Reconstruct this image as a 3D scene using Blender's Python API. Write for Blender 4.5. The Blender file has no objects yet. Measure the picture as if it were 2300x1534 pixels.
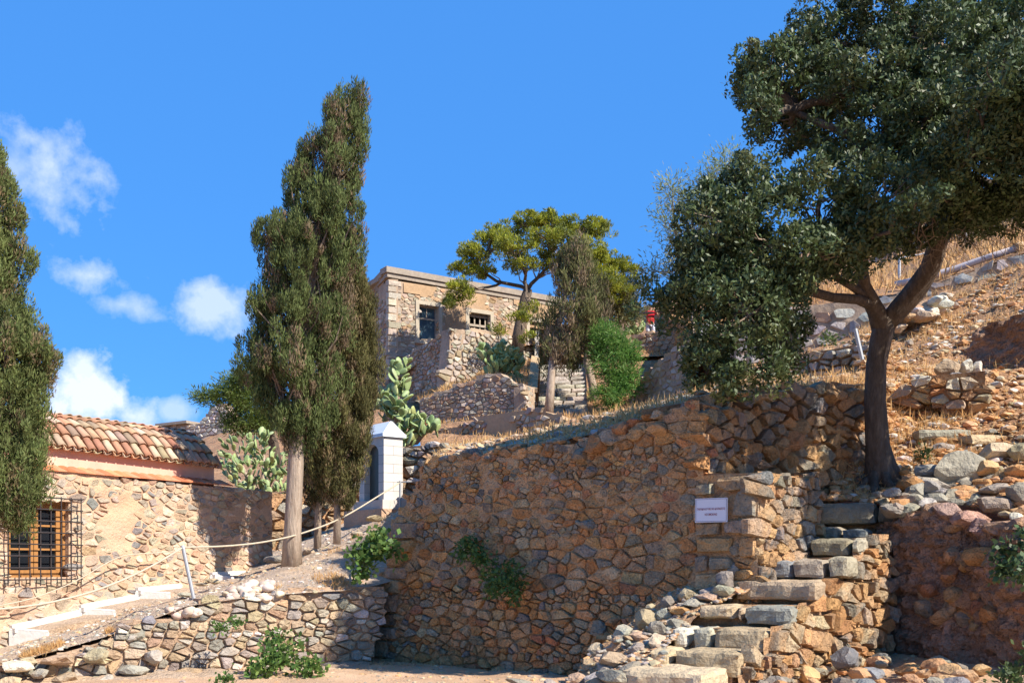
import bpy, bmesh, math, random
import numpy as np
from mathutils import Vector, Matrix, Quaternion, noise

# ---------------------------------------------------------------- camera, sky, sun, exposure
F, H0, CX = 2400.0, 1270.0, 1150.0
SC = bpy.context.scene
COL = SC.collection
cam_data = bpy.data.cameras.new('camera')
cam = bpy.data.objects.new('camera', cam_data)
COL.objects.link(cam)
cam_data.sensor_width = 36.0
cam_data.lens = F / 2300.0 * 36.0
cam_data.shift_y = (H0 - 767.0) / 2300.0
cam_data.clip_start = 0.1
cam_data.clip_end = 3000.0
cam.rotation_euler = (math.radians(90), 0, 0)
SC.camera = cam

SUN_EL, SUN_AZ = math.radians(41.0), math.radians(-36.0)      # azimuth from +X towards +Y
sun_data = bpy.data.lights.new('sun', 'SUN')
sun_data.energy = 4.8
sun_data.angle = math.radians(0.5)
sun_data.color = (1.0, 0.93, 0.82)
sun = bpy.data.objects.new('sun', sun_data)
COL.objects.link(sun)
SUN_DIR = Vector((math.cos(SUN_EL) * math.cos(SUN_AZ), math.cos(SUN_EL) * math.sin(SUN_AZ), math.sin(SUN_EL)))
sun.rotation_euler = SUN_DIR.to_track_quat('Z', 'Y').to_euler()
sun.location = SUN_DIR * 60

world = bpy.data.worlds.new('World')
SC.world = world
world.use_nodes = True
wn, wl = world.node_tree.nodes, world.node_tree.links
wn.clear()


def wnode(kind, **kw):
    n = wn.new(kind)
    for k, v in kw.items():
        setattr(n, k, v)
    return n


def wmath(op, a, b=None, clamp=False):
    n = wnode('ShaderNodeMath', operation=op, use_clamp=clamp)
    for i, v in enumerate((a, b)):
        if v is None:
            continue
        if isinstance(v, (int, float)):
            n.inputs[i].default_value = v
        else:
            wl.new(v, n.inputs[i])
    return n.outputs[0]


sky = wnode('ShaderNodeTexSky', sky_type='NISHITA', sun_disc=False)
sky.sun_elevation = SUN_EL
sky.sun_rotation = math.radians(90.0) - SUN_AZ
sky.air_density = 1.0
sky.dust_density = 0.15
sky.ozone_density = 2.2
sky.altitude = 200.0
tint = wnode('ShaderNodeMix', data_type='RGBA', blend_type='MULTIPLY')
tint.inputs['Factor'].default_value = 1.0
wl.new(sky.outputs[0], tint.inputs['A'])
tint.inputs['B'].default_value = (0.39, 0.82, 1.12, 1)
wtc = wnode('ShaderNodeTexCoord')
wnz = wnode('ShaderNodeTexNoise')
wnz.inputs['Scale'].default_value = 13.0
wnz.inputs['Detail'].default_value = 8.0
wnz.inputs['Roughness'].default_value = 0.62
wl.new(wtc.outputs['Generated'], wnz.inputs['Vector'])
wnz2 = wnode('ShaderNodeTexNoise')
wnz2.inputs['Scale'].default_value = 60.0
wnz2.inputs['Detail'].default_value = 4.0
wl.new(wtc.outputs['Generated'], wnz2.inputs['Vector'])
turb = wmath('ADD', wmath('MULTIPLY', wmath('SUBTRACT', wnz.outputs[0], 0.5), 3.4),
             wmath('MULTIPLY', wmath('SUBTRACT', wnz2.outputs[0], 0.5), 0.7))
cover = None
# cloud centres as directions: (degrees right of north, degrees up, half widths in degrees, thickness)
for (cpx, cpy, rx, ry, dens) in ((95, 425, 120, 115, 0.6), (40, 385, 80, 80, 0.4), (205, 620, 95, 50, 0.62), (275, 685, 80, 35, 0.45),
                                 (488, 688, 85, 52, 0.62), (225, 890, 105, 85, 1.15), (190, 835, 40, 50, 0.9),
                                 (300, 935, 60, 60, 0.8), (395, 925, 55, 30, 0.5)):
    d = Vector(((cpx - CX) / F, 1, (H0 - cpy) / F)).normalized()
    mp = wnode('ShaderNodeVectorMath', operation='SUBTRACT')
    nrm = wnode('ShaderNodeVectorMath', operation='NORMALIZE')
    wl.new(wtc.outputs['Generated'], nrm.inputs[0])
    wl.new(nrm.outputs[0], mp.inputs[0])
    mp.inputs[1].default_value = d
    sc_ = wnode('ShaderNodeVectorMath', operation='MULTIPLY')
    wl.new(mp.outputs[0], sc_.inputs[0])
    sc_.inputs[1].default_value = (F / rx, F / rx, F / ry)
    ln = wnode('ShaderNodeVectorMath', operation='LENGTH')
    wl.new(sc_.outputs[0], ln.inputs[0])
    m = wmath('SUBTRACT', 1.0, ln.outputs['Value'])
    m = wmath('ADD', m, turb)
    m = wmath('MULTIPLY', wmath('MULTIPLY', m, 1.35, clamp=True), dens)
    gate = wmath('MULTIPLY', wmath('SUBTRACT', 1.75, ln.outputs['Value']), 1.6, clamp=True)
    m = wmath('MULTIPLY', m, gate)
    cover = m if cover is None else wmath('MAXIMUM', cover, m)
cover = wmath('MINIMUM', cover, 0.96)
cmix = wnode('ShaderNodeMix', data_type='RGBA')
wl.new(cover, cmix.inputs['Factor'])
flat = wnode('ShaderNodeMix', data_type='RGBA')
flat.inputs['Factor'].default_value = 0.75
wl.new(tint.outputs['Result'], flat.inputs['A'])
flat.inputs['B'].default_value = (0.41, 1.74, 4.95, 1)
wl.new(flat.outputs['Result'], cmix.inputs['A'])
cmix.inputs['B'].default_value = (5.0, 5.5, 6.4, 1)
bg = wnode('ShaderNodeBackground')
bg.inputs['Strength'].default_value = 0.11
wl.new(cmix.outputs['Result'], bg.inputs['Color'])
wo = wnode('ShaderNodeOutputWorld')
wl.new(bg.outputs[0], wo.inputs[0])

SC.view_settings.view_transform = 'Standard'
SC.view_settings.look = 'None'
SC.view_settings.gamma = 1.0
SC.view_settings.use_curve_mapping = False
SC.view_settings.exposure = 0.85
try:
    SC.cycles.max_bounces = 6
    SC.cycles.diffuse_bounces = 4
    SC.cycles.transparent_max_bounces = 6
except Exception:
    pass

RNG = random.Random(7)
NP = np.random.default_rng(7)


def P(px, py, Y):
    return Vector(((px - CX) / F * Y, Y, (H0 - py) / F * Y))


# ---------------------------------------------------------------- materials
def mk_mat(name, base=(0.5, 0.5, 0.5), attr=False, var=0.25, var_scale=5.0, fine=0.15, fine_scale=45.0,
           overlay=None, over_scale=2.0, over_lo=0.45, over_hi=0.65, over_max=0.8,
           bump=0.4, bump_scale=25.0, bump_dist=0.02, bump2=0.0, bump2_scale=5.0, rough=0.9, trans=0.0, spec=0.3,
           metal=0.0, cracks=None, obj_var=0.0, stretch=None):
    m = bpy.data.materials.new(name)
    m.use_nodes = True
    t = m.node_tree
    N, L = t.nodes, t.links
    N.clear()

    def mixn(kind, fac, a, b):
        n = N.new('ShaderNodeMix')
        n.data_type = 'RGBA'
        n.blend_type = kind
        for key, v in (('Factor', fac), ('A', a), ('B', b)):
            if isinstance(v, (int, float)):
                n.inputs[key].default_value = v
            elif isinstance(v, (tuple, list)):
                n.inputs[key].default_value = (*v[:3], 1)
            else:
                L.new(v, n.inputs[key])
        return n.outputs['Result']

    def rng(v, a, b, c, d):
        n = N.new('ShaderNodeMapRange')
        L.new(v, n.inputs[0])
        for i, x in enumerate((a, b, c, d)):
            n.inputs[i + 1].default_value = x
        return n.outputs[0]

    geo = N.new('ShaderNodeNewGeometry')
    pos = geo.outputs['Position']
    if stretch:
        mpn = N.new('ShaderNodeMapping')
        mpn.inputs['Scale'].default_value = stretch
        L.new(pos, mpn.inputs[0])
        pos = mpn.outputs[0]

    def nz(scale, detail=5.0, rough_=0.6, dist=0.0):
        n = N.new('ShaderNodeTexNoise')
        n.inputs['Scale'].default_value = scale
        n.inputs['Detail'].default_value = detail
        n.inputs['Roughness'].default_value = rough_
        n.inputs['Distortion'].default_value = dist
        L.new(pos, n.inputs['Vector'])
        return n.outputs[0]

    if attr:
        a = N.new('ShaderNodeAttribute')
        a.attribute_name = 'Col'
        c = a.outputs['Color']
    else:
        rgb = N.new('ShaderNodeRGB')
        rgb.outputs[0].default_value = (*base, 1)
        c = rgb.outputs[0]
    if overlay is not None:
        f = rng(nz(over_scale, 6, 0.65, 0.3), over_lo, over_hi, 0.0, over_max)
        c = mixn('MIX', f, c, overlay)
    if var:
        f = rng(nz(var_scale, 5, 0.6), 0.25, 0.75, 1 - var, 1 + var)
        cm = N.new('ShaderNodeVectorMath')
        cm.operation = 'SCALE'
        L.new(c, cm.inputs[0])
        L.new(f, cm.inputs['Scale'])
        c = cm.outputs[0]
    if fine:
        f = rng(nz(fine_scale, 4, 0.7), 0.25, 0.75, 1 - fine, 1 + fine)
        cm = N.new('ShaderNodeVectorMath')
        cm.operation = 'SCALE'
        L.new(c, cm.inputs[0])
        L.new(f, cm.inputs['Scale'])
        c = cm.outputs[0]
    if cracks:
        v = N.new('ShaderNodeTexVoronoi')
        v.feature = 'DISTANCE_TO_EDGE'
        v.inputs['Scale'].default_value = cracks
        L.new(pos, v.inputs['Vector'])
        c = mixn('MULTIPLY', rng(v.outputs['Distance'], 0.0, 0.03, 0.5, 0.0), c, (0.3, 0.25, 0.2))
    bs = N.new('ShaderNodeBsdfPrincipled')
    L.new(c, bs.inputs['Base Color'])
    bs.inputs['Roughness'].default_value = rough
    bs.inputs['Specular IOR Level'].default_value = spec
    bs.inputs['Metallic'].default_value = metal
    h = None
    if bump:
        b = N.new('ShaderNodeBump')
        b.inputs['Strength'].default_value = bump
        b.inputs['Distance'].default_value = bump_dist
        L.new(nz(bump_scale, 7, 0.65), b.inputs['Height'])
        L.new(b.outputs[0], bs.inputs['Normal'])
        if bump2:
            b2 = N.new('ShaderNodeBump')
            b2.inputs['Strength'].default_value = bump2
            b2.inputs['Distance'].default_value = bump_dist * 4
            L.new(nz(bump2_scale, 4, 0.6), b2.inputs['Height'])
            L.new(b2.outputs[0], b.inputs['Normal'])
    out = N.new('ShaderNodeOutputMaterial')
    if trans > 0:
        tr = N.new('ShaderNodeBsdfTranslucent')
        tc = N.new('ShaderNodeVectorMath')
        tc.operation = 'SCALE'
        L.new(c, tc.inputs[0])
        tc.inputs['Scale'].default_value = 1.4
        L.new(tc.outputs[0], tr.inputs['Color'])
        mx = N.new('ShaderNodeMixShader')
        mx.inputs[0].default_value = trans
        L.new(bs.outputs[0], mx.inputs[1])
        L.new(tr.outputs[0], mx.inputs[2])
        L.new(mx.outputs[0], out.inputs[0])
    else:
        L.new(bs.outputs[0], out.inputs[0])
    return m


M = {}
OCHRE = (0.42, 0.235, 0.11)
M['stone'] = mk_mat('stone', attr=True, var=0.3, var_scale=9, fine=0.25, fine_scale=60, overlay=(0.56, 0.31, 0.13), over_scale=4.5,
                    over_lo=0.45, over_hi=0.68, over_max=0.7, bump=1.0, bump_scale=34, bump_dist=0.035, bump2=0.8, bump2_scale=11)
M['stone_clean'] = mk_mat('stone_clean', attr=True, var=0.22, var_scale=7, fine=0.22, fine_scale=70, overlay=(0.5, 0.36, 0.24),
                          over_scale=5, over_lo=0.55, over_hi=0.8, over_max=0.5, bump=0.8, bump_scale=28, bump_dist=0.025, bump2=0.6, bump2_scale=8)
M['stone_far'] = mk_mat('stone_far', attr=True, var=0.25, var_scale=2.5, fine=0.2, fine_scale=14, bump=0.6, bump_scale=10, bump_dist=0.06)
M['pebble'] = mk_mat('pebble', attr=True, var=0.12, var_scale=12, fine=0.12, fine_scale=90, bump=0.25, bump_scale=40, bump_dist=0.01)
M['mortar_earth'] = mk_mat('mortar_earth', (0.52, 0.30, 0.15), var=0.3, var_scale=3.5, fine=0.25, fine_scale=50, overlay=(0.33, 0.21, 0.13),
                           over_scale=4, bump=1.0, bump_scale=22, bump_dist=0.04, bump2=0.8, bump2_scale=7)
M['mortar_dust_bounce'] = mk_mat('mortar_dust_bounce', (0.57, 0.38, 0.215), var=0.3, var_scale=3.0, fine=0.25, fine_scale=55, overlay=(0.54, 0.32, 0.16),  # dusty mortar, made paler in place of weak bounce light on the shaded wall
                           over_scale=3, bump=1.0, bump_scale=26, bump_dist=0.04, bump2=0.9, bump2_scale=8)
M['stone_dust_bounce'] = mk_mat('dusty_bounce_stone', attr=True, var=0.35, var_scale=10, fine=0.3, fine_scale=55, overlay=(0.58, 0.39, 0.22), over_scale=4.0,  # dust overlay, lightened to stand in for the same bounce light
                         over_lo=0.46, over_hi=0.68, over_max=0.75, bump=1.0, bump_scale=30, bump_dist=0.04, bump2=0.9, bump2_scale=12)
M['mortar_lit'] = mk_mat('mortar_lit', (0.46, 0.31, 0.20), var=0.25, var_scale=4, fine=0.25, fine_scale=50, overlay=(0.36, 0.25, 0.17),
                         over_scale=4, bump=0.9, bump_scale=25, bump_dist=0.03, bump2=0.6)
M['mortar_pink'] = mk_mat('mortar_pink', (0.54, 0.365, 0.25), var=0.14, var_scale=3, fine=0.14, fine_scale=50, overlay=(0.66, 0.38, 0.22),
                          over_scale=1.6, over_lo=0.45, over_hi=0.7, over_max=0.7, bump=0.8, bump_scale=35, bump_dist=0.02, bump2=0.5, bump2_scale=6)
M['mortar_far'] = mk_mat('mortar_far', (0.40, 0.29, 0.20), var=0.3, var_scale=1.2, fine=0.25, fine_scale=12, bump=0.6, bump_scale=8, bump_dist=0.05)
M['plaster_far'] = mk_mat('plaster_far', (0.41, 0.27, 0.155), var=0.22, var_scale=0.9, fine=0.16, fine_scale=9, overlay=(0.36, 0.26, 0.19),
                          over_scale=1.1, over_lo=0.5, over_hi=0.72, over_max=0.75, bump=0.5, bump_scale=8, bump_dist=0.04)
M['pink'] = mk_mat('pink_render', (0.66, 0.38, 0.285), var=0.12, var_scale=2.5, fine=0.06, fine_scale=30, overlay=(0.70, 0.47, 0.36),
                   over_scale=2.2, over_max=0.7, bump=0.25, bump_scale=30, bump_dist=0.01, stretch=(1, 1, 0.5))
M['tile'] = mk_mat('clay_tile', attr=True, var=0.2, var_scale=8, fine=0.16, fine_scale=70, overlay=(0.20, 0.14, 0.10), over_scale=9,
                   over_lo=0.56, over_hi=0.76, over_max=0.6, bump=0.4, bump_scale=50, bump_dist=0.01)
M['path'] = mk_mat('path_dirt', (0.47, 0.355, 0.26), var=0.22, var_scale=3, fine=0.28, fine_scale=60, overlay=(0.52, 0.35, 0.21), over_scale=1.6,
                   over_max=0.7, bump=1.0, bump_scale=35, bump_dist=0.03, bump2=0.5, bump2_scale=7)
M['court'] = mk_mat('court_dirt', (0.52, 0.33, 0.20), var=0.2, var_scale=2.5, fine=0.22, fine_scale=60, overlay=(0.60, 0.42, 0.27), over_scale=1.6,
                    over_max=0.6, bump=1.0, bump_scale=40, bump_dist=0.02)
M['hill'] = mk_mat('hill_dirt', (0.38, 0.205, 0.105), var=0.35, var_scale=2.5, fine=0.35, fine_scale=35, overlay=(0.46, 0.28, 0.15), over_scale=1.2,
                   over_max=0.7, bump=1.0, bump_scale=18, bump_dist=0.06, bump2=0.8, bump2_scale=4)
M['rock'] = mk_mat('earth_rock', (0.33, 0.20, 0.13), var=0.35, var_scale=3, fine=0.3, fine_scale=25, overlay=(0.50, 0.30, 0.21), over_scale=2.1,
                   over_lo=0.52, over_hi=0.66, over_max=0.8, bump=1.0, bump_scale=14, bump_dist=0.07, bump2=1.0, bump2_scale=4)
M['straw'] = mk_mat('dry_straw', attr=True, var=0.15, var_scale=5, fine=0, bump=0, rough=0.7, trans=0.25)
M['leaf'] = mk_mat('glossy_leaf', attr=True, var=0.1, var_scale=3, fine=0, bump=0, rough=0.48, spec=0.32, trans=0.14)
M['cypress'] = mk_mat('cypress_spray', attr=True, var=0.15, var_scale=2.5, fine=0, bump=0, rough=0.75, trans=0.2, spec=0.2)
M['soft_leaf'] = mk_mat('soft_leaf', attr=True, var=0.1, var_scale=4, fine=0, bump=0, rough=0.55, trans=0.35)
M['bark_pale'] = mk_mat('pale_bark', (0.40, 0.31, 0.235), var=0.25, var_scale=6, fine=0.2, fine_scale=30, overlay=(0.24, 0.17, 0.12), over_scale=9,
                        bump=0.8, bump_scale=16, bump_dist=0.03, stretch=(3, 3, 0.5))
M['bark_dark'] = mk_mat('dark_bark', (0.115, 0.085, 0.062), var=0.3, var_scale=7, fine=0.25, fine_scale=35, overlay=(0.19, 0.145, 0.11), over_scale=6,
                        bump=1.0, bump_scale=18, bump_dist=0.04, stretch=(2.5, 2.5, 0.7))
M['twig'] = mk_mat('twig_bark', (0.23, 0.17, 0.12), var=0.2, fine=0.1, bump=0)
M['pad'] = mk_mat('cactus_pad', attr=True, var=0.14, var_scale=9, fine=0.12, fine_scale=60, overlay=(0.36, 0.34, 0.17), over_scale=8,
                  over_lo=0.6, over_hi=0.78, over_max=0.5, bump=0.3, bump_scale=60, bump_dist=0.01, rough=0.5, spec=0.4)
M['white'] = mk_mat('whitewash', (0.66, 0.63, 0.58), var=0.07, var_scale=8, fine=0.06, overlay=(0.6, 0.47, 0.36), over_scale=6, over_lo=0.58,
                    over_hi=0.75, over_max=0.5, bump=0.5, bump_scale=25, bump_dist=0.015)
M['block'] = mk_mat('pale_block', (0.56, 0.52, 0.47), attr=True, var=0.07, var_scale=6, fine=0.06, fine_scale=60, bump=0.2, bump_scale=60, bump_dist=0.006)
M['joint'] = mk_mat('block_joint', (0.33, 0.31, 0.29), var=0.1, bump=0.2)
M['shrine_roof'] = mk_mat('shrine_roof', (0.72, 0.76, 0.80), var=0.04, fine=0.03, bump=0.1, rough=0.6)
M['wood'] = mk_mat('honey_wood', (0.36, 0.17, 0.055), var=0.18, var_scale=4, fine=0.1, fine_scale=50, bump=0.2, bump_scale=30, bump_dist=0.005,
                   rough=0.55, stretch=(6, 6, 0.6))
M['iron'] = mk_mat('iron', (0.055, 0.045, 0.045), var=0.2, fine=0.1, bump=0.3, bump_dist=0.004, rough=0.6, metal=0.3)
M['steel'] = mk_mat('galvanised', (0.42, 0.43, 0.44), var=0.12, fine=0.08, bump=0.1, bump_dist=0.003, rough=0.5, metal=0.5)
M['rope'] = mk_mat('rope', (0.50, 0.42, 0.31), var=0.12, var_scale=20, fine=0.2, fine_scale=150, bump=0.8, bump_scale=140, bump_dist=0.006)
M['glass'] = mk_mat('dark_glass', (0.012, 0.014, 0.018), var=0.2, fine=0, bump=0, rough=0.06, spec=0.5)
M['niche'] = mk_mat('niche_glass', (0.07, 0.075, 0.06), var=0.4, var_scale=4, fine=0, bump=0, rough=0.35, spec=0.3)
M['glass_far'] = mk_mat('window_glass', (0.05, 0.085, 0.11), var=0.3, var_scale=0.8, fine=0, bump=0, rough=0.1, spec=0.6)
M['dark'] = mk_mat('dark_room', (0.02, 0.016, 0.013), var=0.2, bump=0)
M['oldwood'] = mk_mat('weathered_wood', (0.36, 0.30, 0.235), var=0.2, fine=0.2, bump=0.4, bump_scale=20)
M['frame_stone'] = mk_mat('window_surround', (0.44, 0.375, 0.28), var=0.14, fine=0.14, bump=0.4, bump_scale=15)
M['cap'] = mk_mat('roof_edge', (0.34, 0.285, 0.225), var=0.2, var_scale=1.5, fine=0.2, fine_scale=10, overlay=(0.25, 0.20, 0.16), over_scale=1.5, bump=0.5, bump_scale=8)
M['sign'] = mk_mat('sign_plate', (0.66, 0.67, 0.74), var=0.02, fine=0.0, bump=0, rough=0.35)
M['ink_red'] = mk_mat('sign_ink', (0.26, 0.035, 0.06), var=0.03, fine=0, bump=0, rough=0.5)
M['ink_dark'] = mk_mat('sign_border', (0.06, 0.06, 0.09), var=0.03, fine=0, bump=0, rough=0.5)
M['skin'] = mk_mat('skin', (0.48, 0.27, 0.18), var=0.04, fine=0, bump=0, rough=0.6)
M['red'] = mk_mat('red_cotton', (0.55, 0.02, 0.03), var=0.1, fine=0.05, bump=0.2)
M['check'] = mk_mat('pale_check', (0.62, 0.62, 0.68), var=0.2, var_scale=14, fine=0.1, bump=0.1)
M['hair'] = mk_mat('dark_hair', (0.03, 0.02, 0.015), var=0.1, fine=0, bump=0.2)
M['pipe'] = mk_mat('painted_kerb', (0.50, 0.43, 0.41), var=0.12, var_scale=3, fine=0.1, bump=0.3)


# ---------------------------------------------------------------- objects and tags
def tag(o, label=None, cat=None, group=None, kind=None):
    if label:
        o['label'] = label
    if cat:
        o['category'] = cat
    if group:
        o['group'] = group
    if kind:
        o['kind'] = kind
    return o


def empty(name, loc, label, cat, group=None, kind='thing'):
    o = bpy.data.objects.new(name, None)
    o.empty_display_size = 0.1
    COL.objects.link(o)
    o.location = loc
    return tag(o, label, cat, group, kind)


def wloc(o):
    v = Vector((0, 0, 0))
    while o is not None:
        v = v + o.location
        o = o.parent
    return v


def mesh_obj(name, verts, faces, mat, parent=None, col=None, smooth=False, mats=None, fmat=None, origin=None):
    """verts in world coordinates (parents are never rotated); the origin goes to the middle of the base"""
    V = np.asarray(verts, dtype=float).reshape(-1, 3)
    if origin is None:
        origin = np.array([(V[:, 0].min() + V[:, 0].max()) / 2, (V[:, 1].min() + V[:, 1].max()) / 2, V[:, 2].min()])
    V = V - np.asarray(origin)
    me = bpy.data.meshes.new(name)
    if isinstance(faces, np.ndarray):
        nf, k = faces.shape
        me.vertices.add(len(V))
        me.vertices.foreach_set('co', V.ravel())
        me.loops.add(nf * k)
        me.loops.foreach_set('vertex_index', faces.astype(np.int32).ravel())
        me.polygons.add(nf)
        me.polygons.foreach_set('loop_start', np.arange(0, nf * k, k, dtype=np.int32))
        me.update(calc_edges=True)
    else:
        me.from_pydata(V.tolist(), [], faces)
    for m in (mats or [mat]):
        me.materials.append(M[m] if isinstance(m, str) else m)
    if fmat is not None:
        me.polygons.foreach_set('material_index', np.asarray(fmat, dtype=np.int32))
    if smooth:
        me.polygons.foreach_set('use_smooth', np.ones(len(me.polygons), dtype=bool))
    if col is not None:
        ca = me.color_attributes.new('Col', 'FLOAT_COLOR', 'POINT')
        c = np.asarray(col, dtype=float)
        if c.ndim == 1:
            c = np.tile(c[:3], (len(V), 1))
        ca.data.foreach_set('color', np.hstack([c[:, :3], np.ones((len(V), 1))]).ravel())
    me.update()
    o = bpy.data.objects.new(name, me)
    COL.objects.link(o)
    if parent is not None:
        o.parent = parent
        o.location = Vector(origin) - wloc(parent)
    else:
        o.location = Vector(origin)
    return o


class Geo:
    """collects shapes into one mesh"""

    def __init__(self):
        self.v, self.f, self.c = [], [], []

    def add(self, vs, fs, col=(0.5, 0.5, 0.5)):
        b = len(self.v)
        self.v += [tuple(x) for x in vs]
        self.f += [tuple(i + b for i in f) for f in fs]
        self.c += [tuple(col)] * len(vs)

    def box(self, c, ax, ay, az, col=(0.5, 0.5, 0.5)):
        """centre, half-axis vectors"""
        c, ax, ay, az = Vector(c), Vector(ax), Vector(ay), Vector(az)
        vs = [c + ax * i + ay * j + az * k for k in (-1, 1) for j in (-1, 1) for i in (-1, 1)]
        self.add(vs, [(0, 2, 3, 1), (4, 5, 7, 6), (0, 1, 5, 4), (2, 6, 7, 3), (0, 4, 6, 2), (1, 3, 7, 5)], col)

    def tube(self, pts, rad, n=8, col=(0.5, 0.5, 0.5), caps=True, wob=0.0):
        vs, fs = tube_geo(pts, rad, n, caps, wob)
        self.add(vs, fs, col)

    def prism(self, poly, ext, col=(0.5, 0.5, 0.5)):
        """poly: world points, ext: vector"""
        n = len(poly)
        ext = Vector(ext)
        vs = [Vector(p) for p in poly] + [Vector(p) + ext for p in poly]
        fs = [tuple(range(n - 1, -1, -1)), tuple(range(n, 2 * n))] + [(i, (i + 1) % n, n + (i + 1) % n, n + i) for i in range(n)]
        self.add(vs, fs, col)

    def build(self, name, mat, parent=None, smooth=False):
        return mesh_obj(name, self.v, self.f, mat, parent, col=self.c, smooth=smooth)


def tube_geo(pts, rad, n=8, caps=True, wob=0.0):
    pts = [Vector(p) for p in pts]
    if isinstance(rad, (int, float)):
        rad = [rad] * len(pts)
    vs, fs = [], []
    prev = None
    for i, p in enumerate(pts):
        d = (pts[min(i + 1, len(pts) - 1)] - pts[max(i - 1, 0)])
        d = d.normalized() if d.length > 1e-9 else Vector((0, 0, 1))
        if prev is None:
            a = d.orthogonal().normalized()
        else:
            a = prev - d * prev.dot(d)
            a = a.normalized() if a.length > 1e-6 else d.orthogonal().normalized()
        prev = a
        b = d.cross(a)
        for k in range(n):
            t = 2 * math.pi * k / n
            r = rad[i]
            if wob:
                r *= 1 + wob * noise.noise(Vector((p.x * 3 + math.cos(t), p.y * 3 + math.sin(t), p.z * 1.5 + k)) * 1.7)
            vs.append(p + (a * math.cos(t) + b * math.sin(t)) * r)
    for i in range(len(pts) - 1):
        for k in range(n):
            k2 = (k + 1) % n
            fs.append((i * n + k, i * n + k2, (i + 1) * n + k2, (i + 1) * n + k))
    if caps:
        fs.append(tuple(range(n - 1, -1, -1)))
        fs.append(tuple((len(pts) - 1) * n + k for k in range(n)))
    return vs, fs


# ---------------------------------------------------------------- masonry
class Span:
    pass


class Face:
    """an upright (or leaning) plane through two (px, depth) points; u runs right, v up, w out of the face"""

    def __init__(self, a, b, lean=0.0, z0=0.0):
        self.A = P(a[0], H0, a[1]) if len(a) == 2 else Vector((a[0], a[1], 0))
        B = P(b[0], H0, b[1]) if len(b) == 2 else Vector((b[0], b[1], 0))
        self.d = (B - self.A).normalized()
        self.len = (B - self.A).length
        nh = Vector((self.d.y, -self.d.x, 0))
        self.up = (Vector((0, 0, 1)) - nh * lean).normalized()
        self.n = self.d.cross(self.up).normalized()

    def depth(self, px, py):
        r = Vector(((px - CX) / F, 1, (H0 - py) / F))
        return self.A.dot(self.n) / r.dot(self.n)

    def pt(self, px, py):
        return P(px, py, self.depth(px, py))

    def uv(self, px, py):
        q = self.pt(px, py) - self.A
        return (q.dot(self.d), q.dot(self.up))

    def at(self, u, v, w=0.0):
        return self.A + self.d * u + self.up * v + self.n * w


def inside(poly, x, y):
    c = False
    n = len(poly)
    j = n - 1
    for i in range(n):
        xi, yi = poly[i]
        xj, yj = poly[j]
        if (yi > y) != (yj > y) and x < (xj - xi) * (y - yi) / (yj - yi) + xi:
            c = not c
        j = i
    return c


def clip(poly, a, b, c):
    """keep a*x + b*y <= c"""
    out = []
    n = len(poly)
    for i in range(n):
        p, q = poly[i], poly[(i + 1) % n]
        dp, dq = a * p[0] + b * p[1] - c, a * q[0] + b * q[1] - c
        if dp <= 0:
            out.append(p)
        if (dp < 0 < dq) or (dq < 0 < dp):
            t = dp / (dp - dq)
            out.append((p[0] + (q[0] - p[0]) * t, p[1] + (q[1] - p[1]) * t))
    return out


def area(poly):
    return 0.5 * sum(poly[i][0] * poly[(i + 1) % len(poly)][1] - poly[(i + 1) % len(poly)][0] * poly[i][1] for i in range(len(poly)))


FLAT = 2.6


def rubble_cells(poly, hmin, hmax, wmin, wmax, jit, joint, rng, chink=0.15, clip_poly=False, holes=()):
    us = [p[0] for p in poly]
    vs = [p[1] for p in poly]
    u0, u1, v0, v1 = min(us), max(us), min(vs), max(vs)
    seeds = []
    v = v0 - hmin
    while v < v1 + hmax:
        h = rng.uniform(hmin, hmax)
        u = u0 - rng.random() * hmax
        while u < u1 + hmax:
            w = h * rng.uniform(wmin, wmax)
            cx, cy = u + w / 2, v + h / 2
            if rng.random() < chink:
                seeds.append((cx + w * 0.18, cy + h * 0.28))
                seeds.append((cx - w * 0.1, cy - h * 0.22))
            else:
                seeds.append((cx + rng.uniform(-1, 1) * jit * w * 0.4, cy + rng.uniform(-1, 1) * jit * h))
            u += w
        v += h
    S = np.array(seeds)
    R = max(hmax * wmax, hmax) * 2.2
    cells = []
    for i in range(len(S)):
        x, y = S[i]
        if not inside(poly, x, y) or any(inside(hp, x, y) for hp in holes):
            continue
        dd = S - S[i]
        d2 = (dd[:, 0] ** 2 + 2.0 * dd[:, 1] ** 2)
        idx = np.argsort(d2)[1:22]
        r = hmax * 1.5 * max(1.0, wmax * 0.7)
        c = [(x - r, y - r), (x + r, y - r), (x + r, y + r), (x - r, y + r)]
        for j in idx:
            if d2[j] > 2 * R * R:
                break
            a, b = dd[j]
            L = math.sqrt(d2[j])
            if L < 1e-6:
                continue
            b *= FLAT
            nl = math.hypot(a, b)
            c = clip(c, a / nl, b / nl, (a * (x + dd[j][0] / 2) + b * (y + dd[j][1] / 2)) / nl - joint / 2)
            if len(c) < 3:
                break
        if len(c) < 3:
            continue
        if clip_poly:
            for k in range(len(poly)):
                p, q = poly[k], poly[(k + 1) % len(poly)]
                ex, ey = q[0] - p[0], q[1] - p[1]
                L = math.hypot(ex, ey)
                a, b = ey / L, -ex / L                       # outward for a CCW outline
                # only edges near the cell, so that concave outlines work too
                mx, my = (p[0] + q[0]) / 2, (p[1] + q[1]) / 2
                t = ((x - p[0]) * ex + (y - p[1]) * ey) / (L * L)
                if -0.05 <= t <= 1.05 and a * x + b * y <= a * p[0] + b * p[1]:
                    c = clip(c, a, b, a * p[0] + b * p[1])
                    if len(c) < 3:
                        break
            if len(c) < 3:
                continue
        if area(c) < (joint * 0.8) ** 2:
            continue
        cells.append(c)
    return cells


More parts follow.
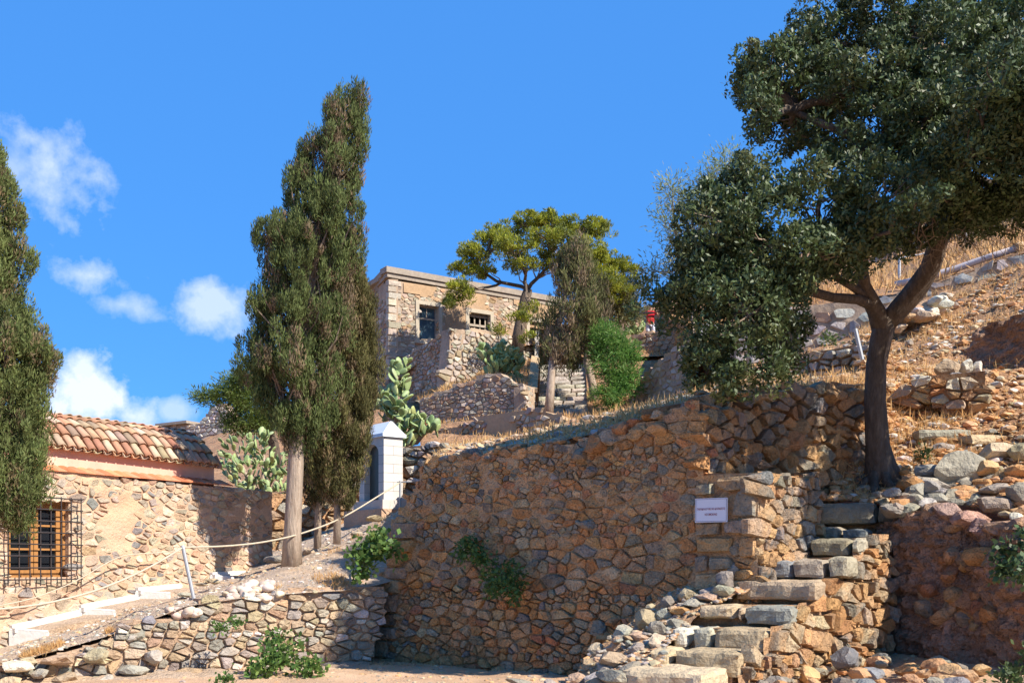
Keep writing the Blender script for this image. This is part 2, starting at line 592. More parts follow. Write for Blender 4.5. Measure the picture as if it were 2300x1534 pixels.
def chamfer(c, k, rng):
    """blunt the corners and bend the long edges of a stone outline"""
    n = len(c)
    mx = sum(p[0] for p in c) / n
    my = sum(p[1] for p in c) / n
    size = math.sqrt(abs(area(c)))
    out = []
    for i in range(n):
        p, q = c[i], c[(i + 1) % n]
        f = rng.uniform(0.84, 1.0)
        out.append((mx + (p[0] - mx) * f, my + (p[1] - my) * f))
        L = math.hypot(q[0] - p[0], q[1] - p[1])
        if L > 0.22 * size:
            t = rng.uniform(.3, .7)
            e = rng.uniform(-.02, .09)
            x, y = p[0] + (q[0] - p[0]) * t, p[1] + (q[1] - p[1]) * t
            out.append((x + (mx - x) * e, y + (my - y) * e))
    return out


def stone_shape(face, c, proud, rng, low=False, back=0.04, rough=0.25):
    if not low:
        c = chamfer(c, 0.11, rng)
    n = len(c)
    mx = sum(p[0] for p in c) / n
    my = sum(p[1] for p in c) / n
    size = math.sqrt(abs(area(c)))
    tilt = (rng.uniform(-1, 1) * rough, rng.uniform(-1, 1) * rough)
    w1 = proud * rng.uniform(0.7, 1.25)
    vs, fs = [], []
    rings = [(1.0, -back), (0.985, w1 * 0.6), (0.91, w1)] if not low else [(1.0, -back), (0.86, w1)]
    for (k, w) in rings:
        for (x, y) in c:
            xx, yy = mx + (x - mx) * k, my + (y - my) * k
            ww = w
            if w > 0:
                ww += (tilt[0] * (xx - mx) + tilt[1] * (yy - my)) * (w / w1) + rng.uniform(-1, 1) * proud * 0.16
            vs.append(face.at(xx, yy, ww))
    vs.append(face.at(mx + rng.uniform(-.15, .15) * size, my + rng.uniform(-.15, .15) * size, w1 * rng.uniform(0.95, 1.25)))
    R = len(rings)
    for r in range(R - 1):
        for i in range(n):
            j = (i + 1) % n
            fs.append((r * n + i, r * n + j, (r + 1) * n + j, (r + 1) * n + i))
    for i in range(n):
        fs.append(((R - 1) * n + i, (R - 1) * n + (i + 1) % n, R * n))
    return vs, fs


GREY = (0.28, 0.24, 0.185)
GREYW = (0.345, 0.305, 0.25)
BUFF = (0.46, 0.35, 0.225)
TAN = (0.50, 0.30, 0.15)
RUST = (0.48, 0.24, 0.10)
RED = (0.40, 0.19, 0.11)
PALE = (0.58, 0.51, 0.42)
BLUE = (0.20, 0.20, 0.195)


def pick(pal, rng):
    c = rng.choices([p[0] for p in pal], [p[1] for p in pal])[0]
    k = rng.uniform(0.78, 1.2)
    return tuple(x * k * rng.uniform(0.94, 1.06) for x in c)


def masonry(thing, face, outline, size, seed, pal, stone_mat='stone', mortar='mortar_earth', joint=0.012, proud=0.03, jit=0.35,
            max_parts=300, thick=0.5, low=False, wr=(0.8, 2.3), clip_poly=False, holes_px=(), chink=0.15, mortar_noise=0.02,
            piece='stone', mort_w=0.0, proud_fn=None, uvout=False, back_mat=None, cell=0.09, extra=()):
    rng = random.Random(seed)
    poly = [tuple(p) if uvout else face.uv(*p) for p in outline]
    if area(poly) < 0:
        poly = poly[::-1]
    holes = [[face.uv(*p) for p in h] for h in holes_px]
    cells = rubble_cells(poly, size[0], size[1], wr[0], wr[1], jit, joint, rng, chink, clip_poly, holes)
    cells += [list(c) for c in extra]
    cells.sort(key=lambda c: -abs(area(c)))
    rest = Geo()
    for i, c in enumerate(cells):
        pr = proud
        if proud_fn:
            mx = sum(p[0] for p in c) / len(c)
            my = sum(p[1] for p in c) / len(c)
            pr = proud_fn(mx, my) * proud
            if pr <= 0.002:
                continue
        vs, fs = stone_shape(face, c, pr, rng, low or i >= max_parts * 1.6)
        col = pick(pal, rng)
        if i < max_parts:
            mesh_obj(piece, vs, fs, stone_mat, thing, col=col, smooth=False)
        else:
            rest.add(vs, fs, col)
    if rest.v:
        o = rest.build('small_stones', stone_mat, thing)
        o['kind'] = 'stuff'
    # the mortar bed: a rough skin in front of a solid body
    us = [p[0] for p in poly]
    vv = [p[1] for p in poly]
    nu = max(2, int((max(us) - min(us)) / cell))
    nv = max(2, int((max(vv) - min(vv)) / cell))
    if nu * nv > 9000:
        k = math.sqrt(nu * nv / 9000)
        nu, nv = int(nu / k), int(nv / k)
    ids, V, Fc = {}, [], []
    du, dv = (max(us) - min(us)) / nu, (max(vv) - min(vv)) / nv

    def vid(i, j):
        if (i, j) not in ids:
            u, v = min(us) + du * i, min(vv) + dv * j
            w = mort_w + noise.noise(Vector((u * 5 + seed, v * 5, 0))) * mortar_noise + noise.noise(Vector((u * 17, v * 17, seed))) * mortar_noise * 0.6
            ids[(i, j)] = len(V)
            V.append(face.at(u, v, w))
        return ids[(i, j)]
    for i in range(nu):
        for j in range(nv):
            cu, cv = min(us) + du * (i + .5), min(vv) + dv * (j + .5)
            if inside(poly, cu, cv) and not any(inside(h, cu, cv) for h in holes):
                Fc.append((vid(i, j), vid(i + 1, j), vid(i + 1, j + 1), vid(i, j + 1)))
    mesh_obj('mortar', V, Fc, mortar, thing, smooth=True)
    if thick > 0 and not holes:
        g = Geo()
        bp = [face.at(u, v, -mortar_noise * 1.2 - 0.012) for (u, v) in poly]
        g.prism(bp[::-1], -face.n * thick)
        g.build('wall_core', back_mat or mortar, thing)
    return poly


# ---------------------------------------------------------------- ground sheets
def patch(name, rows, nu, nv, amp, mat, fr=1.3, px=True, amp2=0.0, seed=0.0):
    rows = [[P(*p) if px else Vector(p) for p in r] for r in rows]
    nr, nc = len(rows), len(rows[0])

    def ev(s, t):
        a, b = s * (nc - 1), t * (nr - 1)
        i, j = min(int(a), nc - 2), min(int(b), nr - 2)
        a -= i
        b -= j
        p = rows[j][i].lerp(rows[j][i + 1], a).lerp(rows[j + 1][i].lerp(rows[j + 1][i + 1], a), b)
        q = Vector((p.x * fr + seed, p.y * fr, seed))
        k = min(1.0, 6 * t + 0.15)
        z = noise.noise(q) * amp + noise.noise(q * 3.7) * amp * 0.4 + noise.noise(q * 11) * amp2
        return Vector((p.x, p.y, p.z + z * k))
    V = [ev(i / nu, j / nv) for j in range(nv + 1) for i in range(nu + 1)]
    Fc = [(j * (nu + 1) + i, j * (nu + 1) + i + 1, (j + 1) * (nu + 1) + i + 1, (j + 1) * (nu + 1) + i) for j in range(nv) for i in range(nu)]
    o = mesh_obj(name, V, Fc, mat, smooth=True)
    o['kind'] = 'structure'
    return ev


# ---------------------------------------------------------------- rocks
def rock_verts(seed, sub=2, planes=9, flat=0.0):
    rng = random.Random(seed)
    bm = bmesh.new()
    bmesh.ops.create_icosphere(bm, subdivisions=sub, radius=1.0)
    cuts = [(Vector((rng.gauss(0, 1), rng.gauss(0, 1), rng.gauss(0, 1))).normalized(), rng.uniform(0.55, 0.85)) for _ in range(planes)]
    for v in bm.verts:
        p = v.co.copy()
        for (n, d) in cuts:
            e = p.dot(n) - d
            if e > 0:
                p -= n * e
        p *= 1 + 0.12 * noise.noise(v.co * 1.8 + Vector((seed, 0, 0)))
        v.co = p
    V = np.array([v.co[:] for v in bm.verts])
    Fc = [tuple(v.index for v in f.verts) for f in bm.faces]
    bm.free()
    V /= np.abs(V).max(axis=0)
    return V, Fc


ROCKS = [rock_verts(i + 3) for i in range(12)]
PEBBLES = [rock_verts(i + 60, planes=2) for i in range(4)]


def rot_z(a):
    return np.array([[math.cos(a), -math.sin(a), 0], [math.sin(a), math.cos(a), 0], [0, 0, 1]])


def rot_x(a):
    return np.array([[1, 0, 0], [0, math.cos(a), -math.sin(a)], [0, math.sin(a), math.cos(a)]])


_rock_cache = {}


def rock(name, c, r, rng, pal, mat='stone', parent=None, label=None, cat=None, group=None, lib=None, yaw=None, tilt=0.3, i=None):
    """c: world centre, r: half sizes; alike rocks share mesh data per library entry and colour"""
    lib_ = lib or ROCKS
    i = rng.randrange(len(lib_)) if i is None else i
    col = pick(pal, rng)
    V, Fc = lib_[i]
    V = V * np.asarray(r)
    V = V @ rot_x(rng.uniform(-tilt, tilt)).T @ rot_z(rng.uniform(0, 6.28) if yaw is None else yaw).T + np.asarray(c)
    o = mesh_obj(name, V, Fc, mat, parent, col=col, smooth=(lib is PEBBLES))
    if label:
        tag(o, label, cat, group, 'thing')
    return o


def slab(name, c, half, yaw, rng, pal, mat='stone_clean', parent=None, rag=0.012, nseg=(6, 3, 3)):
    """a rough-hewn block: a subdivided box with worn edges"""
    nx, ny, nz_ = nseg
    bm = bmesh.new()
    vs = {}
    V, Fc = [], []

    def vid(i, j, k):
        key = (i, j, k)
        if key not in vs:
            x, y, z = i / nx * 2 - 1, j / ny * 2 - 1, k / nz_ * 2 - 1
            p = Vector((x * half[0], y * half[1], z * half[2]))
            e = sum(1 for q, nn in ((i, nx), (j, ny), (k, nz_)) if q in (0, nn))
            if e >= 2:
                p -= Vector((x * rag * 1.1 if i in (0, nx) else 0, y * rag * 1.1 if j in (0, ny) else 0, z * rag * 1.1 if k in (0, nz_) else 0))
            q = (p + Vector(c)) * 7
            p += Vector((noise.noise(q), noise.noise(q + Vector((9, 0, 0))), noise.noise(q + Vector((0, 9, 0))) * 0.6)) * rag * 1.5
            q = q * 2.6
            p += Vector((noise.noise(q), noise.noise(q + Vector((9, 0, 0))), noise.noise(q + Vector((0, 9, 0))) * 0.6)) * rag * 0.8
            vs[key] = len(V)
            V.append(p)
        return vs[key]
    for a in range(nx):
        for b in range(ny):
            Fc.append((vid(a, b, nz_), vid(a + 1, b, nz_), vid(a + 1, b + 1, nz_), vid(a, b + 1, nz_)))
            Fc.append((vid(a, b, 0), vid(a, b + 1, 0), vid(a + 1, b + 1, 0), vid(a + 1, b, 0)))
        for k in range(nz_):
            Fc.append((vid(a, 0, k), vid(a + 1, 0, k), vid(a + 1, 0, k + 1), vid(a, 0, k + 1)))
            Fc.append((vid(a, ny, k), vid(a, ny, k + 1), vid(a + 1, ny, k + 1), vid(a + 1, ny, k)))
    for b in range(ny):
        for k in range(nz_):
            Fc.append((vid(0, b, k), vid(0, b, k + 1), vid(0, b + 1, k + 1), vid(0, b + 1, k)))
            Fc.append((vid(nx, b, k), vid(nx, b + 1, k), vid(nx, b + 1, k + 1), vid(nx, b, k + 1)))
    bm.free()
    A = np.array([v[:] for v in V]) @ rot_z(yaw).T + np.asarray(c)
    return mesh_obj(name, A, Fc, mat, parent, col=pick(pal, rng), smooth=False)


# ---------------------------------------------------------------- foliage
def leaf_mesh(name, C, D, L, W, cols, mat, parent=None, kind=None, fold=False, normal=None, wvar=0.42):
    """rhombic leaves: centres C, long axes D (both n x 3), sizes L, W"""
    n = len(C)
    D = D / (np.linalg.norm(D, axis=1, keepdims=True) + 1e-9)
    R = NP.normal(size=(n, 3)) if normal is None else normal + NP.normal(size=(n, 3)) * 0.45
    S = np.cross(D, R)
    S /= (np.linalg.norm(S, axis=1, keepdims=True) + 1e-9)
    k = NP.uniform(1 - wvar, 1 + wvar, size=(n, 1))
    a = C - D * L * k * 0.5
    b = C + S * W * k * 0.5 + D * L * k * 0.05
    c = C + D * L * k * 0.5
    d = C - S * W * k * 0.5 + D * L * k * 0.05
    V = np.stack([a, b, c, d], axis=1).reshape(-1, 3)
    Fc = np.arange(n * 4).reshape(n, 4)
    o = mesh_obj(name, V, Fc, mat, parent, col=np.repeat(cols, 4, axis=0))
    if kind:
        o['kind'] = kind
    return o


def tufts_to_leaves(T, O, per, spread, out_w, up_w, rnd_w):
    """tuft centres T, outward directions O -> leaf centres and axes"""
    n = len(T)
    C = np.repeat(T, per, axis=0)
    Oo = np.repeat(O, per, axis=0)
    off = NP.normal(size=C.shape) * spread
    D = Oo * out_w + np.array([0, 0, up_w]) + NP.normal(size=C.shape) * rnd_w + off / max(spread, 1e-6) * 0.5
    return C + off, D


def clumps(T, O, per, R, stretch=1.0, out_w=.5, up_w=.4, rnd=.5, hemi=.25):
    """leaves on the outside of rounded clumps; returns centres, long axes, leaf normals"""
    n = len(T) * per
    C = np.repeat(T, per, axis=0)
    Oo = np.repeat(O, per, axis=0)
    d = NP.normal(size=(n, 3)) + Oo * hemi * 2
    d /= np.linalg.norm(d, axis=1, keepdims=True)
    Rk = np.repeat(R * NP.uniform(.6, 1.35, size=(len(T), 1)), per, axis=0)
    off = d * Rk * NP.uniform(.55, 1.0, size=(n, 1))
    off[:, 2] *= stretch
    D = d * out_w + np.array([0, 0, up_w]) + NP.normal(size=(n, 3)) * rnd
    return C + off, D, d


def tint_cols(n_t, per, base, dev=0.16, dev_leaf=0.14, alt=None, alt_p=0.0):
    b = np.tile(np.array(base), (n_t, 1)) * NP.uniform(1 - dev, 1 + dev, size=(n_t, 1))
    if alt is not None:
        m = NP.random(n_t) < alt_p
        b[m] = np.array(alt) * NP.uniform(0.8, 1.2, size=(m.sum(), 1))
    c = np.repeat(b, per, axis=0)
    return c * NP.uniform(1 - dev_leaf, 1 + dev_leaf, size=(len(c), 1)) * NP.uniform(0.93, 1.07, size=(len(c), 3))


def ell_tufts(ells, dens, shell=0.55, flat_bottom=None):
    """ells: (px, py, Y, rx_px, ry_px[, rY_m]); dens: tufts per square metre of silhouette"""
    T, O, G = [], [], []
    for gi, e in enumerate(ells):
        c = np.array(P(*e[:3])[:])
        rx, rz = e[3] / F * e[2], e[4] / F * e[2]
        ry = e[5] if len(e) > 5 else (rx + rz) / 2
        n = max(6, int(dens * math.pi * rx * rz))
        d = NP.normal(size=(n, 3))
        d /= np.linalg.norm(d, axis=1, keepdims=True)
        r = NP.uniform(shell, 1.0, size=(n, 1)) * (1 + 0.18 * NP.normal(size=(n, 1)) * 0.5)
        T.append(c + d * r * np.array([rx, ry, rz]))
        O.append(d)
        G += [gi] * n
    return np.vstack(T), np.vstack(O), np.array(G)


def limb(g, a, b, r0, r1, rng, sag=0.0, seg=6, n=7, wig=0.06):
    a, b = Vector(a), Vector(b)
    L = (b - a).length
    pts, rr = [], []
    o = Vector((rng.uniform(-1, 1), rng.uniform(-1, 1), rng.uniform(-1, 1)))
    for i in range(seg + 1):
        t = i / seg
        p = a.lerp(b, t)
        w = math.sin(t * math.pi)
        p += Vector((noise.noise(o + Vector((t * 3, 0, 0))), noise.noise(o + Vector((0, t * 3, 0))), noise.noise(o + Vector((0, 0, t * 3))))) * L * wig * 2 * w
        p.z -= sag * w * L
        pts.append(p)
        rr.append(r0 + (r1 - r0) * t)
    g.tube(pts, rr, n, caps=False)
    return pts

# ================================================================ GROUND
def base_height(x, y):
    def ss(a, b, v):
        t = min(1, max(0, (v - a) / (b - a)))
        return t * t * (3 - 2 * t)
    h = -1.75 + 1.2 * ss(13, 20, y) * ss(-12, -4, x)
    h += 1.2 * ss(13, 15.5, y) * ss(-1.2, 1.5, x)
    h += 0.10 * max(0.0, min(y, 60) - 17) * ss(-9, 0, x)
    h += 0.5 * max(0.0, min(y, 66) - 46) * ss(-6, 3, x)
    h += 0.22 * max(0.0, min(x, 40) - 5.5) * ss(9, 17, y)
    return h


gv, gf = [], []
xs = sorted(set([-600, -300, -150, -80] + list(np.arange(-40, 60, 2.0)) + [80, 150, 300, 600]))
ys = sorted(set([-600, -200, -80, -40] + list(np.arange(-20, 80, 2.0)) + [120, 200, 400, 900]))
for y in ys:
    for x in xs:
        far = max(0, math.hypot(x, y - 20) - 90)
        gv.append((x, y, base_height(x, y) - far * 0.012))
for j in range(len(ys) - 1):
    for i in range(len(xs) - 1):
        a = j * len(xs) + i
        gf.append((a, a + 1, a + 1 + len(xs), a + len(xs)))
tag(mesh_obj('ground', gv, gf, 'hill', smooth=True), kind='structure')

court = patch('courtyard_ground', [[(-9, 0, -1.6), (-3, 0, -1.6), (1, 0, -1.6), (4, 0, -1.6), (9, 0, -1.6)],
                                   [(-9, 7, -1.35), (-3, 7, -1.22), (1, 7, -1.16), (4, 7.2, -1.12), (9, 7, -0.9)],
                                   [(-8, 10.2, -1.2), (-3, 10.2, -1.13), (1, 10, -1.12), (4, 9.2, -1.0), (9, 9, -0.75)],
                                   [(-7, 12.9, -1.2), (-2.2, 13.6, -1.12), (1.5, 12, -1.1), (4, 11.2, -.82), (9, 11, -.6)]],
              150, 130, 0.035, 'court', px=False, amp2=0.008)

path = patch('path', [[(-300, 1535, 9.6), (-20, 1500, 10.3), (230, 1432, 10.85), (420, 1362, 11.15), (560, 1340, 11.5), (700, 1330, 11.8), (800, 1325, 12.1), (900, 1300, 12.65)],
                      [(-300, 1520, 10.2), (0, 1466, 10.9), (190, 1417, 11.4), (350, 1367, 11.8), (520, 1316, 12.6), (680, 1262, 13.6), (800, 1208, 14.6), (915, 1145, 15.3)],
                      [(-300, 1505, 10.7), (20, 1456, 11.5), (175, 1408, 12.15), (303, 1365, 12.85), (470, 1312, 13.9), (640, 1248, 15.3), (780, 1190, 16.8), (920, 1124, 17.6)],
                      [(-300, 1480, 12.0), (20, 1430, 12.8), (175, 1380, 13.5), (303, 1340, 14.2), (470, 1300, 15.3), (640, 1225, 17.9), (780, 1165, 18.6), (930, 1100, 18.8)]],
             170, 70, 0.05, 'path', amp2=0.014, seed=3)

terrace = patch('terrace_ground', [[(958, 1150, 12.75), (962, 1052, 12.75), (1150, 1012, 11.95), (1380, 966, 11.05), (1540, 916, 10.65), (1700, 900, 11.3), (1850, 884, 12.05), (1975, 895, 12.5)],
                                   [(984, 1120, 17), (988, 1012, 17), (1150, 985, 16), (1380, 932, 16), (1560, 893, 16), (1700, 868, 16), (1850, 850, 15), (1975, 832, 14.5)],
                                   [(960, 1080, 22), (965, 1014, 22), (1150, 992, 23), (1380, 932, 24), (1560, 888, 24), (1700, 815, 21), (1850, 790, 18.8), (1975, 760, 17.8)],
                                   [(935, 1040, 31), (940, 1008, 31), (1150, 982, 31), (1380, 925, 35), (1570, 900, 36), (1720, 780, 32), (1900, 700, 26), (2100, 640, 24)]],
                110, 80, 0.08, 'hill', amp2=0.03, seed=9)

slope = patch('hillside', [[(1860, 1125, 11.4), (1990, 1125, 11.2), (2150, 1130, 10.9), (2300, 1168, 10.2), (2600, 1175, 9.4), (3200, 1180, 8.0)],
                           [(1890, 1055, 12.1), (2000, 1045, 12), (2150, 1008, 12), (2300, 990, 11.7), (2600, 965, 11), (3200, 900, 10)],
                           [(1930, 878, 13.2), (2010, 868, 13.4), (2150, 828, 13.8), (2300, 780, 14), (2600, 720, 13.6), (3200, 600, 13)],
                           [(1930, 762, 17.8), (2030, 728, 18), (2160, 672, 18), (2300, 606, 18), (2600, 480, 18), (3200, 240, 18)],
                           [(1930, 735, 20), (2040, 680, 20), (2160, 630, 20), (2300, 560, 20), (2600, 420, 20), (3200, 180, 20)]],
              120, 120, 0.16, 'hill', amp2=0.05, seed=5)

upper = patch('upper_hillside', [[(1552, 930, 30), (1560, 800, 30), (1780, 695, 20.6), (2050, 655, 20.0), (2310, 568, 19), (2700, 400, 19), (3300, 150, 19)],
                                 [(1552, 900, 36), (1560, 740, 36), (1780, 660, 24), (2050, 615, 24), (2310, 535, 24), (2700, 380, 24), (3300, 120, 24)],
                                 [(1492, 850, 46), (1500, 705, 46), (1700, 640, 40), (2000, 560, 36), (2310, 470, 34), (2700, 330, 34), (3300, 60, 34)],
                                 [(1432, 800, 60), (1440, 690, 60), (1650, 610, 60), (1950, 525, 58), (2310, 420, 58), (2700, 280, 58), (3300, 60, 58)]],
              90, 60, 0.35, 'hill', fr=0.6, amp2=0.05, seed=12)

back = patch('back_terrace_ground', [[(350, 1128, 17.8), (600, 1110, 17.9), (800, 1080, 18.3), (905, 1020, 18.3)],
                                     [(350, 1090, 30), (600, 1060, 30), (800, 1020, 30), (930, 995, 30)],
                                     [(350, 1050, 40), (600, 1000, 40), (800, 960, 39), (950, 930, 39)],
                                     [(350, 1010, 64), (600, 940, 60), (800, 880, 52), (950, 850, 50)]],
             50, 50, 0.2, 'hill', amp2=0.04, seed=14)

mid = patch('middle_terrace_ground', [[(945, 1005, 31.5), (1150, 984, 31), (1290, 962, 31), (1420, 922, 34), (1570, 905, 36)],
                                      [(940, 962, 35), (1160, 935, 35), (1300, 940, 35.5), (1430, 916, 37), (1570, 900, 38)],
                                      [(945, 962, 38.5), (1160, 934, 37.2), (1300, 936, 36.9), (1430, 916, 38.5), (1570, 900, 39.5)]],
            60, 40, 0.12, 'hill', amp2=0.04, seed=16)

midslope = patch('wall_top_ground', [[(945, 908, 38.6), (1040, 868, 37.9), (1121, 846, 37.2), (1150, 860, 36.9), (1190, 872, 36.7)],
                                     [(935, 898, 41.0), (1000, 873, 39.6), (1090, 842, 39.6), (1150, 835, 39.6), (1192, 830, 39.6)],
                                     [(925, 893, 43.5), (1000, 870, 40.5), (1090, 838, 41), (1150, 815, 41.5), (1200, 805, 41.8)]], 40, 30, 0.08, 'hill', amp2=0.03, seed=17)

plateau = patch('house_plateau_ground', [[(860, 878, 43), (960, 800, 42), (1020, 785, 40.6), (1200, 775, 42.5), (1330, 806, 41.5), (1420, 800, 42), (1560, 800, 42)],
                                         [(860, 850, 46), (960, 800, 46), (1020, 790, 46), (1200, 790, 47), (1330, 788, 46), (1420, 765, 45), (1560, 760, 44.5)],
                                         [(860, 800, 62), (960, 790, 62), (1020, 790, 62), (1200, 770, 62), (1330, 740, 60), (1420, 710, 58), (1560, 690, 56)]],
                50, 30, 0.15, 'hill', amp2=0.03, seed=18)
# the banks either side of the far stairs
bank = patch('stair_bank_ground', [[(1322, 938, 36.5), (1370, 930, 36.5), (1425, 915, 37), (1470, 905, 38), (1580, 900, 38)],
                                   [(1318, 868, 39.5), (1360, 860, 39.5), (1425, 850, 39.5), (1500, 850, 40), (1580, 850, 40)],
                                   [(1314, 808, 42), (1360, 800, 42), (1425, 798, 43), (1500, 798, 43), (1580, 798, 43)]],
             24, 24, 0.1, 'hill', seed=21)

# ================================================================ THE BIG RETAINING WALL WITH THE SIGN
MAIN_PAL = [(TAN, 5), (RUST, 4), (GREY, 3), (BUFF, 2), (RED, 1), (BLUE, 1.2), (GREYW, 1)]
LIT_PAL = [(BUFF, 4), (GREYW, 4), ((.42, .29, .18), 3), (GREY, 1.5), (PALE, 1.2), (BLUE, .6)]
fm = Face((880, 12.6), (1700, 9.6))
main = empty('retaining_wall', fm.at(2.2, -1.15, -0.3), 'tall shaded rubble retaining wall of brown and grey stones carrying the no smoking sign', 'wall')
main_outline = [(823, 1512), (835, 1440), (858, 1330), (872, 1230), (880, 1170), (905, 1168), (915, 1120), (940, 1090), (950, 1040), (985, 1035), (1060, 1020), (1100, 1024),
                (1180, 1005), (1240, 992), (1280, 1000), (1330, 978), (1400, 952), (1470, 945), (1520, 918), (1562, 900), (1576, 910), (1578, 985), (1586, 1062), (1660, 1062),
                (1703, 1066), (1700, 1200), (1704, 1560), (1300, 1560), (1100, 1545), (900, 1535)]
# dressed corner stones of the pier, listed as (left, top, right, bottom) corners on the photograph's wall
quoin = []
QP = [((1612, 1074), (1703, 1066), (1703, 1098), (1640, 1104), (1612, 1094)), ((1568, 1090), (1606, 1086), (1606, 1110), (1570, 1114)),
      ((1650, 1160), (1652, 1120), (1664, 1100), (1703, 1100), (1703, 1163)), ((1627, 1170), (1704, 1165), (1704, 1198), (1630, 1198)),
      ((1568, 1178), (1622, 1174), (1620, 1200), (1570, 1204)), ((1664, 1240), (1672, 1203), (1703, 1202), (1703, 1250), (1666, 1252)),
      ((1566, 1208), (1655, 1206), (1645, 1238), (1566, 1242)), ((1564, 1250), (1592, 1247), (1594, 1282), (1566, 1286)),
      ((1598, 1252), (1650, 1250), (1650, 1276), (1612, 1280), (1598, 1280)), ((1565, 1290), (1618, 1286), (1618, 1324), (1566, 1326))]
for q in QP:
    c = [fm.uv(*p) for p in q]
    if area(c) < 0:
        c = c[::-1]
    quoin.append(c)
qh = [[(1562, 1064), (1706, 1064), (1706, 1206), (1660, 1206), (1656, 1284), (1620, 1284), (1620, 1328), (1562, 1328)]]


left_quoin = []
rlq = random.Random(19)
LQ = [(1172, 882), (1225, 874), (1285, 866), (1345, 857), (1405, 846), (1465, 833), (1515, 824)]
yy_ = 1172
kq = 0
while yy_ < 1505:
    hq = rlq.uniform(26, 46)
    xl_ = float(np.interp(yy_, [q[0] for q in LQ], [q[1] for q in LQ]))
    wq = rlq.choice([38, 52, 66]) * rlq.uniform(.85, 1.1)
    cq = [fm.uv(xl_ - 3, yy_ + hq - 2), fm.uv(xl_ + wq, yy_ + hq - 1), fm.uv(xl_ + wq + 3, yy_ + 1), fm.uv(xl_ + 2, yy_ + 1)]
    if area(cq) < 0:
        cq = cq[::-1]
    left_quoin.append(cq)
    yy_ += hq
    kq += 1


def main_proud(u, v):
    k = noise.noise(Vector((u * 0.9, v * 1.3, 4.0)))
    low_ = 0.85 + 1.0 * min(1.0, max(0.0, 0.55 - v))
    return low_ + 0.5 * k


poly_m = [fm.uv(*p) for p in main_outline]
hole_uv = [fm.uv(*p) for p in qh[0]]
cells_extra = quoin
# masonry() drops the cells in the pier zone, whose dressed stones are laid in instead
_keep = rubble_cells


def cells_without_pier(*a, **k):
    return [c for c in _keep(*a, **k) if not inside(hole_uv, sum(p[0] for p in c) / len(c), sum(p[1] for p in c) / len(c))
            and not any(inside(q_, sum(p[0] for p in c) / len(c), sum(p[1] for p in c) / len(c)) for q_ in left_quoin)]


rubble_cells = cells_without_pier
masonry(main, fm, main_outline, (0.045, 0.155), 11, [((c_[0] * 1.27, c_[1] * 1.2, c_[2] * 1.05), w_) for c_, w_ in MAIN_PAL], 'stone_dust_bounce', 'mortar_dust_bounce', joint=0.009, proud=0.028, mort_w=0.006, jit=0.4, max_parts=285, thick=0.75,  # palette brightened and warmed to stand in for bounced light
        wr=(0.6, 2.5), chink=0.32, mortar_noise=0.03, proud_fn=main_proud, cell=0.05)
rubble_cells = _keep
rq = random.Random(5)
for c in quoin:
    vs, fs = stone_shape(fm, c, 0.07, rq, rough=0.1)
    mesh_obj('corner_stone', vs, fs, 'stone', main, col=pick([(BUFF, 3), (TAN, 1), (GREYW, 2)], rq))
for c in left_quoin:
    vs, fs = stone_shape(fm, c, 0.06, rq, rough=0.15)
    mesh_obj('corner_stone', vs, fs, 'stone', main, col=pick([(GREY, 2), (GREYW, 2), (BUFF, 1), (TAN, 1)], rq))
rq2 = random.Random(8)
for (sx, sy, r_) in ((1345, 1000, .15), (1310, 1020, .12), (1370, 985, .12), (1330, 1062, .1), (1325, 1180, .085), (1480, 965, .12), (1430, 975, .09),
                     (1235, 1005, .07), (1100, 1030, .06), (1400, 962, .1), (1350, 1412, .12), (1385, 1395, .1), (1360, 1430, .11)):
    q = fm.pt(sx, sy)
    rock('stone', q + fm.n * 0.02, (r_ * 1.1, r_ * .9, r_ * .7), rq2, MAIN_PAL, 'stone', main)

# return face of the pier, going back beside the stairs
fr_ = Face((1703, 9.62), (1842, 10.65))
ret = empty('return_wall', fr_.at(0.5, -1.0, -0.2), 'short dark rubble wall running back beside the stairs from the sign corner', 'wall')
masonry(ret, fr_, [(1704, 1345), (1703, 1068), (1760, 1070), (1842, 1078), (1842, 1262), (1740, 1345)], (0.10, 0.17), 12, [(GREY, 4), (BUFF, 1), (TAN, 2), (BLUE, 2)],
        'stone', 'mortar_earth', joint=0.014, proud=0.05, jit=0.4, thick=0.6, wr=(0.8, 1.7))
pe0 = fm.pt(1577, 1000)
pe1 = pe0 - fm.n * 0.8
fe = Face((pe0.x + fm.d.x * .01, pe0.y + fm.d.y * .01, 0), (pe1.x + fm.d.x * .01, pe1.y + fm.d.y * .01, 0))
masonry(main, fe, [(0.0, .78), (.8, .78), (.8, 1.48), (0.0, 1.5)], (0.10, 0.18), 17, MAIN_PAL, 'stone', 'mortar_earth', joint=0.014, proud=0.06, jit=0.5, thick=0, wr=(0.8, 1.7), uvout=True)
ledge = Geo()
pA, pB, pC, pD = fm.pt(1600, 1062), fm.pt(1703, 1066), fr_.pt(1842, 1076), fm.pt(1600, 1062) - fm.n * 1.3
ledge.prism([pA, pB, pC, pD], (0, 0, -0.25))
ledge.build('wall_top', 'mortar_earth', main)

